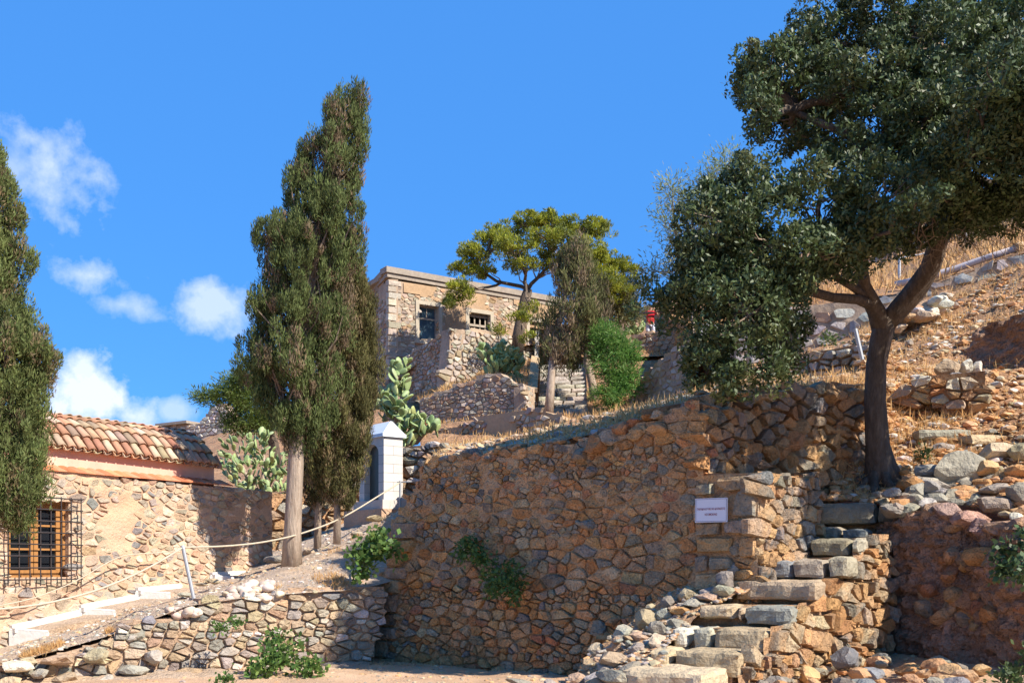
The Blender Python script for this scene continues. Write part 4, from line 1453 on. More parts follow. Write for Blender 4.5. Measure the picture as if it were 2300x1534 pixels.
# coping of thin red tiles above the stone wall, and the pink upper wall behind it
cu0, cv0 = fc.uv(-200, 1028)
cu1, cv1 = fc.uv(520, 1093)
ntile = 34
for k in range(ntile):
    a = k / ntile
    u = cu0 + (cu1 - cu0) * a
    v = vT(u) - 0.004
    gg = Geo()
    L = (cu1 - cu0) / ntile
    pts = []
    for s in range(6):
        an = math.pi * s / 5
        pts.append((math.cos(an) * L * .5, math.sin(an) * .022))
    poly = [fc.at(u + L / 2 - x, v + y + .012, .035) for x, y in pts]
    gg.prism(poly, fc.n * -0.20 + Vector((0, 0, .07)), col=pick([((.56, .19, .09), 1), ((.60, .25, .13), 1)], rr))
    gg.build('coping_tile', 'tile', chapel)
eu0, ev0 = fc.uv(-200, 968)
pu1 = fc.uv(497, 1040)[0]
eave = lambda u: np.interp(u, [fc.uv(120, 1001)[0], pu1], [fc.uv(120, 1001)[1], fc.uv(497, 1047)[1]])
SB_ = 0.16                                             # the upper wall stands back from the lower one
gg = Geo()
pl = [fc.at(cu0, vT(cu0) - .1, -SB_), fc.at(pu1 + .02, vT(pu1) - .1, -SB_), fc.at(pu1 + .02, eave(pu1) + .02, -SB_), fc.at(cu0, eave(cu0) + .02, -SB_)]
gg.prism(pl[::-1], -fc.n * 2.2)
gg.build('upper_wall', 'pink', chapel)
# barrel tile roof: profile (back, up)
PR = [(0.07, -0.012), (-.06, .16), (-.20, .285), (-.37, .375), (-.56, .425), (-.78, .44)]


def roof_pt(u, s, lift=0.0):
    s = max(0, min(len(PR) - 1.0001, s))
    i = int(s)
    a = s - i
    b_ = PR[i][0] + (PR[i + 1][0] - PR[i][0]) * a
    h_ = PR[i][1] + (PR[i + 1][1] - PR[i][1]) * a
    dx, dz = PR[i + 1][0] - PR[i][0], PR[i + 1][1] - PR[i][1]
    l = math.hypot(dx, dz)
    nb_, nz_ = dz / l, -dx / l
    rise = 0.06 * (u - fc.uv(120, 1000)[0]) / 2.5
    return fc.at(u, eave(u) + h_ * 1.0 + rise * (s / 5) + nz_ * lift, -SB_ + 0.02 + b_ + nb_ * lift)


gg = Geo()
us_ = [cu0 + (pu1 - cu0) * i / 20 for i in range(21)]
V, Fc = [], []
for s in range(len(PR)):
    for u in us_:
        V.append(roof_pt(u, s, -0.012))
for s in range(len(PR) - 1):
    for i in range(20):
        a = s * 21 + i
        Fc.append((a, a + 1, a + 22, a + 21))
gg.add(V, Fc)
be = [roof_pt(pu1, s, -.012) for s in range(len(PR))]
gg.add(be + [fc.at(pu1, eave(pu1) - .02, -SB_ - .8), fc.at(pu1, eave(pu1) - .02, -SB_ + .05)], [tuple(range(len(be) + 2))])
gg.add([roof_pt(cu0, 5, -.012), roof_pt(pu1, 5, -.012), fc.at(pu1, eave(pu1) + .2, -SB_ - 2.2), fc.at(cu0, eave(cu0) + .2, -SB_ - 2.2)], [(0, 1, 2, 3)])
bl = [roof_pt(cu0, s, -.012) for s in range(len(PR))]
gg.add(bl + [fc.at(cu0, eave(cu0) - .02, -SB_ - 2.2), fc.at(cu0, eave(cu0) - .02, -SB_ + .05)], [tuple(range(len(bl) + 2))])
roof = gg.build('roof', 'mortar_pink', chapel)
TP = [((.43, .225, .135), 3), ((.46, .28, .175), 3), ((.43, .31, .20), 2.2), ((.39, .18, .11), 1.6), ((.31, .22, .16), 1.5), ((.49, .36, .25), 1.2)]
rt = random.Random(9)
pitch = (pu1 - fc.uv(120, 1000)[0]) / 18.5
ncol = int((pu1 - cu0) / pitch)
for c_ in range(ncol):
    u = pu1 - pitch * (c_ + 0.45)
    if c_ == 2:
        u += 0.01
    for k in range(5):
        s0, s1 = k * 1.0 - .12, k * 1.0 + 1.12
        col = pick(TP, rt)
        V, Fc = [], []
        r0, r1 = pitch * .44, pitch * .35
        for (s, r_, lf) in ((s0, r0, .022 + rt.uniform(-.003, .006)), ((s0 + s1) / 2, (r0 + r1) / 2, .014), (s1, r1, .004)):
            ju = rt.uniform(-.004, .004)
            for m_ in range(7):
                an = math.pi * m_ / 6
                V.append(roof_pt(u + math.cos(an) * r_ + ju, s, lf + math.sin(an) * r_ * .9))
            for m_ in range(7):
                an = math.pi * m_ / 6
                V.append(roof_pt(u + math.cos(an) * r_ * .8 + ju, s, lf + math.sin(an) * r_ * .66))
        for a in range(2):
            for m_ in range(6):
                b = a * 14 + m_
                Fc.append((b, b + 1, b + 15, b + 14))
                Fc.append((b + 7, b + 21, b + 22, b + 8))
            Fc.append((a * 14, a * 14 + 14, a * 14 + 21, a * 14 + 7))
            Fc.append((a * 14 + 6, a * 14 + 13, a * 14 + 27, a * 14 + 20))
        for m_ in range(6):
            Fc.append((m_, m_ + 7, m_ + 8, m_ + 1))
            Fc.append((28 + m_, 29 + m_, 36 + m_, 35 + m_))
        mesh_obj('roof_tile', V, Fc, 'tile', chapel, col=col, smooth=True)
    # the pan tile end showing at the eave between two columns
    gg = Geo()
    pts = [(math.cos(math.pi + math.pi * m_ / 6) * pitch * .42, math.sin(math.pi + math.pi * m_ / 6) * pitch * .34) for m_ in range(7)]
    uo = u + pitch / 2
    outer = [roof_pt(uo + x, 0, y + .016) + fc.n * .02 for x, y in pts]
    inner = [roof_pt(uo + x * .78, 0, y * .72 + .016) + fc.n * .02 for x, y in pts]
    gg.prism(outer + inner[::-1], roof_pt(uo, 0.9, 0) - roof_pt(uo, 0, 0), col=pick(TP[:3] + TP[4:5], rt))
    gg.build('pan_tile', 'tile', chapel)
# verge bead: raised band of mortared tiles near the right end
gg = Geo()
uv_ = pu1 - pitch * 3.0
gg.tube([roof_pt(uv_, s * .25, .035) for s in range(0, 20)], .035, 8, col=(.40, .25, .17))
gg.build('verge_band', 'tile', chapel)
for k in range(12):
    u = fc.uv(60, 960)[0] + (pu1 - fc.uv(60, 960)[0]) * (k + .5) / 12.5
    gg = Geo()
    vs = []
    L = (pu1 - fc.uv(60, 960)[0]) / 12 * .52
    gg.tube([roof_pt(u - L, 5, .02), roof_pt(u + L, 5, .028)], [.05, .042], 10, col=pick(TP, rt))
    gg.build('ridge_tile', 'tile', chapel)

# whitewashed steps along the chapel
wp = empty('whitewashed_steps', fc.at(1.2, -.7, .4), 'low path steps edged in whitewash along the foot of the chapel wall', 'steps')
ST = [(20, 172, 1412, 1378), (175, 301, 1366, 1342), (303, 395, 1327, 1318), (470, 545, 1292, 1288)]
perp = (fc.n * 0.86 + fc.d * 0.5).normalized()
for (xa, xb, ty, by) in ST:
    A_, B_ = fc.pt(xa, ty), fc.pt(xb, by)
    z = A_.z
    wdt = 0.42 if xa < 400 else .3
    a0, b0 = A_ + fc.n * .03, B_ + fc.n * .03
    a1, b1 = a0 + perp * wdt, b0 + perp * wdt
    gg = Geo()
    gg.prism([p - Vector((0, 0, .2)) for p in (a0, a1, b1, b0)], (0, 0, .19))
    gg.build('tread', 'path', wp)
    gg = Geo()
    ox = (A_ - B_).normalized()
    gg.tube([a0 + Vector((0, 0, -.01)), a0 * .6 + a1 * .4 + Vector((0, 0, -.015)), a1 + Vector((0, 0, -.03))], .018, 6)
    gg.prism([a0 + ox * .02 - Vector((0, 0, .19)), a1 + ox * .02 - Vector((0, 0, .22)), a1 + ox * .02 - Vector((0, 0, .03)), a0 + ox * .02 - Vector((0, 0, .01))], -ox * .03)
    # whitewashed strip where the tread meets the wall
    p0, p1 = a0 + Vector((0, 0, .012)), b0 + Vector((0, 0, .012))
    dn = Vector((0, 0, -.05))
    gg.prism([p0 - fc.n * .03, p0 + fc.n * .035, p1 + fc.n * .03, p1 - fc.n * .03], Vector((0, 0, .03)))
    gg.prism([p0 - fc.n * .03, p0 + fc.n * .08, p1 + fc.n * .07, p1 - fc.n * .03], dn)
    gg.build('whitewash_edge', 'white', wp)

# rope barrier
post = empty('rope_post', P(435, 1343, 11.62), 'leaning galvanised rope post at the path edge in front of the chapel', 'post')
gg = Geo()
gg.tube([P(436, 1348, 11.62), P(411, 1229, 11.62)], .021, 10)
gg.build('shaft', 'steel', post)
gg = Geo()
gg.tube([P(411, 1232, 11.62), P(409.5, 1225, 11.62)], [.026, .022], 10)
gg.build('cap', 'steel', post)
post2 = empty('rope_post', P(899, 1138, 15.9), 'small upright rope post beside the pale block shrine', 'post')
gg = Geo()
gg.tube([P(899, 1140, 15.9), P(899, 1080, 15.9)], .017, 8)
gg.build('shaft', 'steel', post2)
gg = Geo()
gg.tube([P(892, 1082, 15.9), P(925, 1082, 15.9)], .009, 6)
gg.build('crossbar', 'steel', post2)


def rope(pts, r, label):
    pts = [P(*p) for p in pts]
    out = []
    for i in range(len(pts) - 1):
        for k in range(6):
            out.append(pts[i].lerp(pts[i + 1], k / 6))
    out.append(pts[-1])
    # soften the corners, then build
    sm = out[:]
    for _ in range(6):
        sm = [sm[0]] + [(sm[i - 1] + sm[i] * 2 + sm[i + 1]) / 4 for i in range(1, len(sm) - 1)] + [sm[-1]]
    gg = Geo()
    gg.tube(sm, r, 7)
    o = gg.build('rope', 'rope', None, smooth=True)
    return tag(o, label, 'rope', None, 'thing')


rope([(897, 1084, 15.9), (888, 1090, 15.7), (764, 1168, 14.2), (661, 1204, 13.3), (578, 1220, 12.6), (500, 1227, 12.1), (411, 1229, 11.62)], .011, 'pale rope sagging from the shrine post down to the leaning post')
rope([(411, 1229, 11.62), (351, 1266, 11.3), (289, 1297, 11.0), (207, 1330, 10.6), (103, 1356, 10.1), (0, 1369, 9.7), (-200, 1372, 9.0)], .011, 'pale rope running from the leaning post to the left edge')
rp_pts = []
for (x_, y_) in ((-150, 1378), (0, 1361), (83, 1342), (173, 1305), (268, 1246), (330, 1243), (392, 1238)):
    rp_pts.append((x_, y_, fc.depth(x_, y_) - 0.22))
rope(rp_pts, .007, 'thin second rope strung close along the chapel wall')

# ================================================================ SHRINE
kx = P(862, 1130, 16.3)
kn = empty('shrine', kx + Vector((-.1, .4, 0)), 'small pale block shrine with arched glazed opening and white hipped roof', 'shrine')
ka = math.radians(38)
kr = Vector((math.cos(ka), math.sin(ka), 0))            # right face direction (to the right and back)
kl = Vector((-math.cos(math.radians(35)) * .94, math.sin(math.radians(35)) * .94, 0)).normalized()
kl = Vector((-kr.y * 1.0, kr.x * 1.0, 0))               # square plan
zt = lambda py: (H0 - py) / F * 16.3
zb, ztp = zt(1122), zt(980)
pw, ps = 0.30, 0.31                                    # right side width, pier width on the front
fw = 0.74                                              # front width, along kl
nc = 7
hc = (ztp - zb) / nc
rb = random.Random(3)


def kbox(o, a, b, z0, z1, gg, col=(.5, .5, .5)):
    """o: (along kl, along kr) start, a/b: sizes along kl and kr"""
    c = kx + kl * (o[0] + a / 2) + kr * (o[1] + b / 2)
    c.z = (z0 + z1) / 2
    gg.box(c, kl * a / 2, kr * b / 2, (0, 0, (z1 - z0) / 2), col)


KD = 0.34                                             # depth along kr
for (l0, wdt, rows_) in ((0.0, .155, nc), (fw - .155, .155, nc)):
    gj = Geo()
    kbox((l0 + .004, .004), wdt - .008, KD - .008, zb, ztp, gj)
    gj.build('pier_core', 'joint', kn)
    for k in range(nc):
        z0, z1 = zb + hc * k + .003, zb + hc * (k + 1) - .003
        if k % 2 == 0:
            parts_ = [(l0, 0, wdt, KD)]
        else:
            parts_ = [(l0, 0, wdt, KD / 2 - .003), (l0, KD / 2 + .003, wdt, KD / 2 - .003)]
        for (a, b, c_, d_) in parts_:
            g2 = Geo()
            kv = rb.uniform(.92, 1.06)
            kbox((a, b), c_, d_, z0, z1, g2, (.60 * kv, .555 * kv, .50 * kv))
            g2.build('block', 'block', kn)
g2 = Geo()
kbox((.155, KD - .05), fw - .31, .05, zb, ztp, g2, (.36, .25, .18))
g2.build('back_panel', 'block', kn)
g2 = Geo()
kbox((.16, .10), fw - .32, .006, zb + .02, ztp - .12, g2)
g2.build('pane', 'niche', kn)
# arch lintel
ac = []
for s in range(9):
    an = math.pi * s / 8
    ac.append((fw / 2 + math.cos(an) * (fw / 2 - .155), ztp - .24 + math.sin(an) * .15))
poly = [(0.155, ztp), (fw - .155, ztp)] + [(x, z) for x, z in ac]
pw_ = [Vector((0, 0, z)) + Vector(((kx + kl * x).x, (kx + kl * x).y, 0)) for x, z in poly]
g2 = Geo()
g2.prism(pw_, kr * KD, (.55, .51, .46))
g2.build('arch', 'block', kn)
g2 = Geo()
kbox((-.04, -.04), fw + .08, KD + .08, ztp, ztp + .05, g2, (.62, .62, .62))
g2.build('cornice', 'shrine_roof', kn)
z1 = ztp + .05
b0 = [kx + kl * -.03 + kr * -.03, kx + kl * (fw + .03) + kr * -.03, kx + kl * (fw + .03) + kr * (KD + .03), kx + kl * -.03 + kr * (KD + .03)]
t0 = [kx + kl * .06 + kr * KD * .45, kx + kl * (fw - .12) + kr * KD * .45, kx + kl * (fw - .12) + kr * KD * .55, kx + kl * .06 + kr * KD * .55]
vs = [Vector((p.x, p.y, z1)) for p in b0] + [Vector((p.x, p.y, z1 + .2)) for p in t0]
g2 = Geo()
g2.add(vs, [(0, 1, 5, 4), (1, 2, 6, 5), (2, 3, 7, 6), (3, 0, 4, 7), (4, 5, 6, 7), (3, 2, 1, 0)])
g2.build('roof', 'shrine_roof', kn)
g2 = Geo()
kbox((-.05, -.05), fw + .14, KD + .12, zb - .14, zb, g2, (.56, .50, .44))
g2.build('plinth', 'block', kn)
g2 = Geo()
kbox((-.10, -.10), fw + .42, KD + .22, zb - .6, zb - .14, g2, (.5, .5, .5))
g2.build('footing', 'mortar_pink', kn)
g2 = Geo()
kbox((.3, .15), .1, .06, zb + .02, zb + .14, g2, (.6, .55, .4))
g2.build('oil_tin', 'block', kn)

# dark dry wall behind the cypresses and rubble bank right of the shrine
f1 = Face((560, 17.4), (905, 18.4))
w1 = empty('dry_stone_wall', f1.at(1, 0, -.3), 'shaded dry stone wall behind the cypress trunks left of the shrine', 'wall')
masonry(w1, f1, [(560, 1270), (560, 1115), (640, 1110), (700, 1098), (760, 1085), (840, 1060), (905, 1020), (905, 1180), (800, 1230), (700, 1260)], (0.12, 0.24), 111, LIT_PAL + [(TAN, 3)],
        'stone', 'mortar_earth', joint=0.03, proud=.08, jit=.6, thick=.3, max_parts=150, wr=(.9, 2.0))
f2 = Face((885, 18.7), (1035, 18.0))
w2 = empty('rubble_bank', f2.at(.5, 0, -.3), 'sunlit loose grey rubble bank between the shrine and the big wall', 'wall')
masonry(w2, f2, [(885, 1140), (888, 1012), (925, 1002), (980, 998), (1030, 1008), (1045, 1040), (985, 1080), (950, 1140)], (0.10, 0.2), 112, [(GREYW, 4), (GREY, 2), (TAN, 2), (PALE, 1)],
        'stone_clean', 'mortar_earth', joint=0.03, proud=.1, jit=.6, thick=.3, wr=(1.0, 2.2))

# ================================================================ FAR WALLS
FAR_SHADED = [((.33, .26, .19), 4), ((.40, .32, .24), 3), ((.38, .24, .15), 2), ((.46, .39, .30), 1.5)]
FAR_LIT = [((.42, .36, .28), 4), ((.34, .30, .245), 3), ((.40, .29, .19), 2), ((.48, .42, .33), 1)]  # paler stones for sunlit faces of these walls; sunlight put into the colour
fA = Face((945, 38.4), (1182, 36.2))
wA = empty('lower_terrace_wall', fA.at(2, 0, -.3), 'long shaded grey terrace wall left of the far stairs', 'wall')
masonry(wA, fA, [(943, 980), (943, 900), (990, 882), (1050, 856), (1095, 843), (1122, 838), (1136, 850), (1160, 864), (1183, 868), (1183, 945), (1110, 950), (985, 985)], (0.12, 0.24), 121, FAR_SHADED,
        'stone_far', 'mortar_far', joint=.02, proud=.05, jit=.45, max_parts=220, thick=.5, low=True, wr=(.9, 2.0), cell=.2, mortar_noise=.03)
fA2 = Face((1180, 36.15), (1207, 37.0))
masonry(wA, fA2, [(1180, 955), (1180, 868), (1203, 872), (1203, 955)], (.12, .2), 122, FAR_LIT, 'stone_far', 'mortar_far', joint=.02, proud=.04, max_parts=40, thick=.4, low=True, wr=(.9, 1.5), cell=.2)
fB = Face((978, 33.6), (1300, 29.6))
wB = empty('low_ruined_wall', fB.at(3, 0, -.3), 'low crumbling orange brown wall below the shaded terrace wall', 'wall')
masonry(wB, fB, [(975, 1008), (982, 968), (1030, 958), (1078, 941), (1120, 934), (1152, 925), (1200, 920), (1235, 928), (1272, 945), (1300, 950), (1300, 975), (1200, 990), (1090, 1000)], (0.14, 0.28), 123,
        [((.40, .27, .17), 3), ((.34, .25, .19), 3), ((.46, .37, .27), 1)], 'stone_far', 'plaster_far', joint=.04, proud=.05, jit=.5, max_parts=120, thick=.5, low=True, wr=(1, 2.2), cell=.2,
        proud_fn=lambda u, v: 0 if noise.noise(Vector((u * .9, v * 1.4, 2))) > .12 else 1)
# wedge shaped platform in front of the house
fW1 = Face((858, 45.0), (1014, 40.0))
wW = empty('platform_wall', fW1.at(3, 0, -.5), 'battered stone platform wall jutting out below the old house windows', 'wall')
masonry(wW, fW1, [(850, 905), (856, 862), (880, 838), (915, 798), (965, 766), (1014, 738), (1010, 800), (1001, 872), (960, 895), (925, 905)], (0.12, 0.22), 124, FAR_SHADED,
        'stone_far', 'mortar_far', joint=.02, proud=.05, jit=.4, max_parts=180, thick=.5, low=True, wr=(1.0, 2.4), cell=.2, mortar_noise=.03)
fW2 = Face((1012, 40.0), (1215, 43.2))
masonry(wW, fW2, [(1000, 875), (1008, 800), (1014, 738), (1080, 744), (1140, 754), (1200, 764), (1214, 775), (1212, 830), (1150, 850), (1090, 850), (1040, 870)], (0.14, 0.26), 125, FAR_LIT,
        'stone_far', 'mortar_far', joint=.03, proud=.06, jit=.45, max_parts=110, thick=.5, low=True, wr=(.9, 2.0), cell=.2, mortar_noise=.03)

# ================================================================ OLD HOUSE
fH = Face((871, 44.0), (1262, 48.6))
fHL = Face((836, 46.6), (871, 44.02))
house = empty('old_house', fH.at(3.5, 7.0, -2), 'abandoned flat roofed stone house with patchy ochre plaster and old windows', 'house')
hw_outline = [(871, 905), (871, 628), (1262, 690), (1262, 860), (1000, 900)]
winA = [(940, 686), (984, 690), (984, 766), (940, 764)]
winB = [(1052, 703), (1100, 708), (1100, 768), (1052, 766)]
winC = [(1188, 722), (1226, 727), (1226, 800), (1188, 800)]


def plaster_zone(px, py):
    a = noise.noise(Vector((px * .018, py * .02, 3.3)))
    if px < 905:
        return False
    if px < 1000:
        return py < 655 + 18 * a * 3
    return a > -0.42 + (0.45 if 1090 < px < 1180 and py < 745 else 0)


def house_proud(u, v):
    q = fH.at(u, v)
    px = CX + q.x / q.y * F
    py = H0 - q.z / q.y * F
    return 0 if plaster_zone(px, py) else 1


masonry(house, fH, hw_outline, (0.11, 0.19), 131, [((.42, .33, .235), 4), ((.34, .28, .21), 2), ((.46, .38, .29), 2), ((.42, .27, .16), 2)], 'stone_far', 'mortar_far', joint=.014, proud=.03, mort_w=.008, jit=.35,
        max_parts=260, thick=0, low=True, wr=(1.0, 2.8), clip_poly=True, holes_px=[winA, winB, winC], proud_fn=house_proud, cell=.14, mortar_noise=.02)
# plaster skin laid over the stones where it survives
poly = [fH.uv(*p) for p in hw_outline]
holesH = [[fH.uv(*p) for p in h] for h in (winA, winB, winC)]
u0, u1 = 0.0, fH.uv(1262, 700)[0]
ids, V, Fc = {}, [], []
CU = 0.07


def hv(i, j):
    if (i, j) not in ids:
        ids[(i, j)] = len(V)
        u, v = i * CU, 6.5 + j * CU
        V.append(fH.at(u, v, .05 + .02 * noise.noise(Vector((u * 1.5, v * 1.5, 0))) + .008 * noise.noise(Vector((u * 7, v * 7, 0)))))
    return ids[(i, j)]


for i in range(int(u1 / CU)):
    for j in range(int(6.5 / CU)):
        cu, cv = (i + .5) * CU, 6.5 + (j + .5) * CU
        if inside(poly, cu, cv) and not any(inside(h, cu, cv) for h in holesH):
            q = fH.at(cu, cv)
            if plaster_zone(CX + q.x / q.y * F + 3 * noise.noise(Vector((cu * 4, cv * 4, 0))), H0 - q.z / q.y * F):
                Fc.append((hv(i, j), hv(i + 1, j), hv(i + 1, j + 1), hv(i, j + 1)))
mesh_obj('plaster', V, Fc, 'plaster_far', house, smooth=True)
masonry(house, fHL, [(836, 905), (836, 655), (871, 626), (871, 905)], (0.14, 0.24), 132, FAR_SHADED, 'stone_far', 'mortar_far', joint=.02, proud=.03, jit=.35, max_parts=60, thick=.4, low=True,
        wr=(1.0, 2.4), clip_poly=True, cell=.2, proud_fn=lambda u, v: 0 if (v > 11.0 and noise.noise(Vector((u, v, 1))) > 0) else 1)
# dressed corner stones at the left corner
qz = fH.uv(871, 870)[1]
rqh = random.Random(77)
k = 0
while qz < fH.uv(871, 640)[1]:
    hgt = rqh.uniform(.22, .32)
    wdt = .62 if k % 2 else .38
    c = [(-.03, qz), (wdt, qz), (wdt, qz + hgt - .02), (-.03, qz + hgt - .02)]
    vs, fs = stone_shape(fH, c, .07, rqh, low=True, rough=.02, back=.1)
    mesh_obj('corner_stone', vs, fs, 'stone_far', house, col=pick([((.46, .39, .30), 2), ((.38, .32, .25), 1)], rqh))
    qz += hgt
    k += 1
# roof edge: heavy slab, cornice mouldings, on both faces
top = lambda px: np.interp(px, [871, 1262], [598, 660])


def hbox(face, ua, ub, v0a, v0b, v1a, v1b, w0, w1, name, mat):
    g2 = Geo()
    p = [face.at(ua, v0a, w0), face.at(ub, v0b, w0), face.at(ub, v1b, w0), face.at(ua, v1a, w0)]
    g2.prism(p, face.n * (w1 - w0))
    return g2.build(name, mat, house)


vt = fH.uv(871, 600)[1]
vt2 = vt - .15
uR_ = u1
hbox(fH, -.12, uR_, vt - .24, vt2 - .24, vt, vt2, -.5, .14, 'roof_slab', 'cap')
hbox(fH, -.05, uR_, vt - .42, vt2 - .42, vt - .25, vt2 - .25, -.3, .07, 'cornice', 'cap')
LU = fHL.len
hbox(fHL, -.1, LU + .05, vt - .26, vt - .24, vt - .02, vt, -.5, .14, 'roof_slab', 'cap')
hbox(fHL, 0, LU, vt - .42, vt - .42, vt - .26, vt - .25, -.3, .07, 'cornice', 'cap')
vsc = fH.uv(871, 795)[1]
hbox(fHL, 0, LU + .04, vsc - .06, vsc - .06, vsc + .06, vsc + .06, -.1, .09, 'string_course', 'cap')
hbox(fH, -.07, 1.0, vsc - .06, vsc - .06, vsc + .06, vsc + .06, -.1, .09, 'string_course', 'cap')
g2 = Geo()
rp_ = [fH.at(0.1, vt - .3, -.3), fH.at(uR_, vt2 - .3, -.3), fH.at(uR_, vt2 - .3, -6), fH.at(.1, vt - .3, -6)]
g2.prism(rp_, (0, 0, .2))
g2.build('roof', 'cap', house)
g2 = Geo()
g2.prism([fH.at(uR_ - .05, 6.5, -.03), fH.at(uR_ - .05, vt2 - .3, -.03), fH.at(uR_ - .05, vt2 - .3, -6), fH.at(uR_ - .05, 6.5, -6)], fH.d * .05)
g2.prism([fH.at(.4, 6.5, -6), fH.at(.4, vt - .3, -6), fH.at(uR_, vt2 - .3, -6), fH.at(uR_, 6.5, -6)], -fH.n * .1)
sa, sb_2 = fHL.at(.03, 6.5, -.1), fH.at(.4, 6.5, -6)
zt_ = fH.at(0, vt - .3, 0).z
g2.prism([sa, Vector((sa.x, sa.y, zt_)), Vector((sb_2.x, sb_2.y, zt_)), sb_2], fH.d * .25)
g2.build('back_walls', 'mortar_far', house)


def hwin(h, kind_):
    (ua, va), (ub, vb) = fH.uv(*h[3]), fH.uv(*h[1])
    a, b = min(ua, ub), max(ua, ub)
    v0 = min(fH.uv(*h[3])[1], fH.uv(*h[2])[1])
    v1 = max(fH.uv(*h[0])[1], fH.uv(*h[1])[1])
    wo_ = empty('window', fH.at((a + b) / 2, v0, 0), None, None)
    del wo_['kind']
    wo_.parent = house
    wo_.location = wo_.location - house.location

    def bx_(a_, b_, c_, d_, w0, w1, name, mat):
        g3 = Geo()
        g3.prism([fH.at(a_, c_, w0), fH.at(b_, c_, w0), fH.at(b_, d_, w0), fH.at(a_, d_, w0)], fH.n * (w1 - w0))
        return g3.build(name, mat, wo_)
    s = .16
    g3 = Geo()
    for (a_, b_, c_, d_) in ((a - s, a, v0, v1 + s), (b, b + s, v0, v1 + s), (a, b, v1, v1 + s), (a - s - .05, b + s + .05, v0 - .14, v0)):
        g3.prism([fH.at(a_, c_, -.25), fH.at(b_, c_, -.25), fH.at(b_, d_, -.25), fH.at(a_, d_, -.25)], fH.n * .33)
    g3.build('surround', 'frame_stone', wo_)
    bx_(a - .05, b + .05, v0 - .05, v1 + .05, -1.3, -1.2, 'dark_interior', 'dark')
    if kind_ == 0:
        g3 = Geo()
        for (a_, b_, c_, d_) in ((a, a + .07, v0, v1), (b - .07, b, v0, v1), (a + .07, b - .07, v1 - .07, v1), (a + .07, b - .07, v0, v0 + .07),
                                 (a + .07, b - .07, v0 + (v1 - v0) * .62, v0 + (v1 - v0) * .62 + .07), ((a + b) / 2 - .02, (a + b) / 2 + .02, v0 + (v1 - v0) * .68, v1 - .07)):
            g3.prism([fH.at(a_, c_, -.2), fH.at(b_, c_, -.2), fH.at(b_, d_, -.2), fH.at(a_, d_, -.2)], fH.n * .05)
        g3.build('window_frame', 'oldwood', wo_)
        bx_(a + .05, b - .05, v0 + .05, v0 + (v1 - v0) * .64, -.19, -.18, 'pane', 'glass_far')
        bx_(a + .05, b - .05, v0 + (v1 - v0) * .68, v1 - .05, -.19, -.18, 'pane', 'glass_far')
    elif kind_ == 1:
        g3 = Geo()
        for k_ in range(4):
            x_ = a + (b - a) * (k_ + .5) / 4
            g3.prism([fH.at(x_ - .03, v0, -.2), fH.at(x_ + .03, v0, -.2), fH.at(x_ + .03, v1, -.2), fH.at(x_ - .03, v1, -.2)], fH.n * .04)
        g3.build('window_frame', 'oldwood', wo_)
        for k_, (z_, tl) in enumerate(((.12, .02), (.26, -.03), (.42, .04), (.6, .0), (.92, .0))):
            g3 = Geo()
            zz = v0 + (v1 - v0) * z_
            g3.prism([fH.at(a, zz - .05, -.15), fH.at(b, zz - .05 + tl, -.15), fH.at(b, zz + .05 + tl, -.15), fH.at(a, zz + .05, -.15)], fH.n * .03)
            g3.build('board', 'oldwood', wo_)
    else:
        g3 = Geo()
        g3.prism([fH.at(a, v1 - .25, -.15), fH.at(b, v1 - .25, -.15), fH.at(b, v1 - .1, -.15), fH.at(a, v1 - .1, -.15)], fH.n * .08)
        g3.build('lintel_beam', 'plaster_far', wo_)


hwin(winA, 0)
hwin(winB, 1)
hwin(winC, 2)

# ================================================================ FAR STAIRS
fst = empty('far_staircase', P(1265, 930, 37), 'long flight of worn stone steps climbing to the upper terrace', 'staircase')
rf = random.Random(15)
NS = 14
for k in range(NS):
    a = k / (NS - 1)
    Yk = 36.8 + 5.0 * a
    py = 934 - (934 - 818) * a
    xl = 1205 + 8 * a
    xr = 1334 - 16 * a
    A_, B_ = P(xl, py, Yk), P(xr, py, Yk)
    w_ = (B_.x - A_.x)
    nb_ = rf.choice([2, 3])
    cuts = sorted([0] + [rf.uniform(.3, .7) if nb_ == 2 else (i + 1) / 3 + rf.uniform(-.08, .08) for i in range(nb_ - 1)] + [1])
    for i in range(len(cuts) - 1):
        x0, x1 = A_.x + w_ * cuts[i], A_.x + w_ * cuts[i + 1]
        c = Vector(((x0 + x1) / 2, Yk + .42, A_.z - .09 + rf.uniform(-.008, .008)))
        slab('step_stone', c, ((x1 - x0) / 2 - .01, .42 + rf.uniform(-.02, .02), .095), 0, rf, [((.50, .43, .34), 2), ((.42, .37, .31), 2), ((.56, .49, .40), 1)], 'stone_far', fst, rag=.02, nseg=(3, 2, 2))
gg = Geo()
for k in range(NS):
    a = k / (NS - 1)
    Yk = 36.8 + 5.0 * a
    A_, B_ = P(1205 + 8 * a, 934 - 116 * a, Yk), P(1334 - 16 * a, 934 - 116 * a, Yk)
    gg.box(((A_.x + B_.x) / 2, Yk + .5, A_.z - .2 - .5), ((B_.x - A_.x) / 2, 0, 0), (0, .35, 0), (0, 0, .5))
gg.build('rubble_core', 'mortar_far', fst)
# cheek wall, pale, on the left of the flight
gg = Geo()
chk = [P(1184, 868, 36.9), P(1207, 872, 36.7), P(1212, 803, 41.2), P(1194, 798, 41.4)]
gg.prism(chk, (0, 0, -.15), (.44, .31, .18))
gg.build('cheek_wall', 'stone_far', fst)
gg = Geo()
gg.prism([P(1328, 893, 38.8), P(1340, 893, 38.8), P(1330, 803, 42), P(1318, 803, 42)], (0, 0, -1.0), (.40, .30, .22))
gg.build('cheek_wall', 'stone_far', fst)
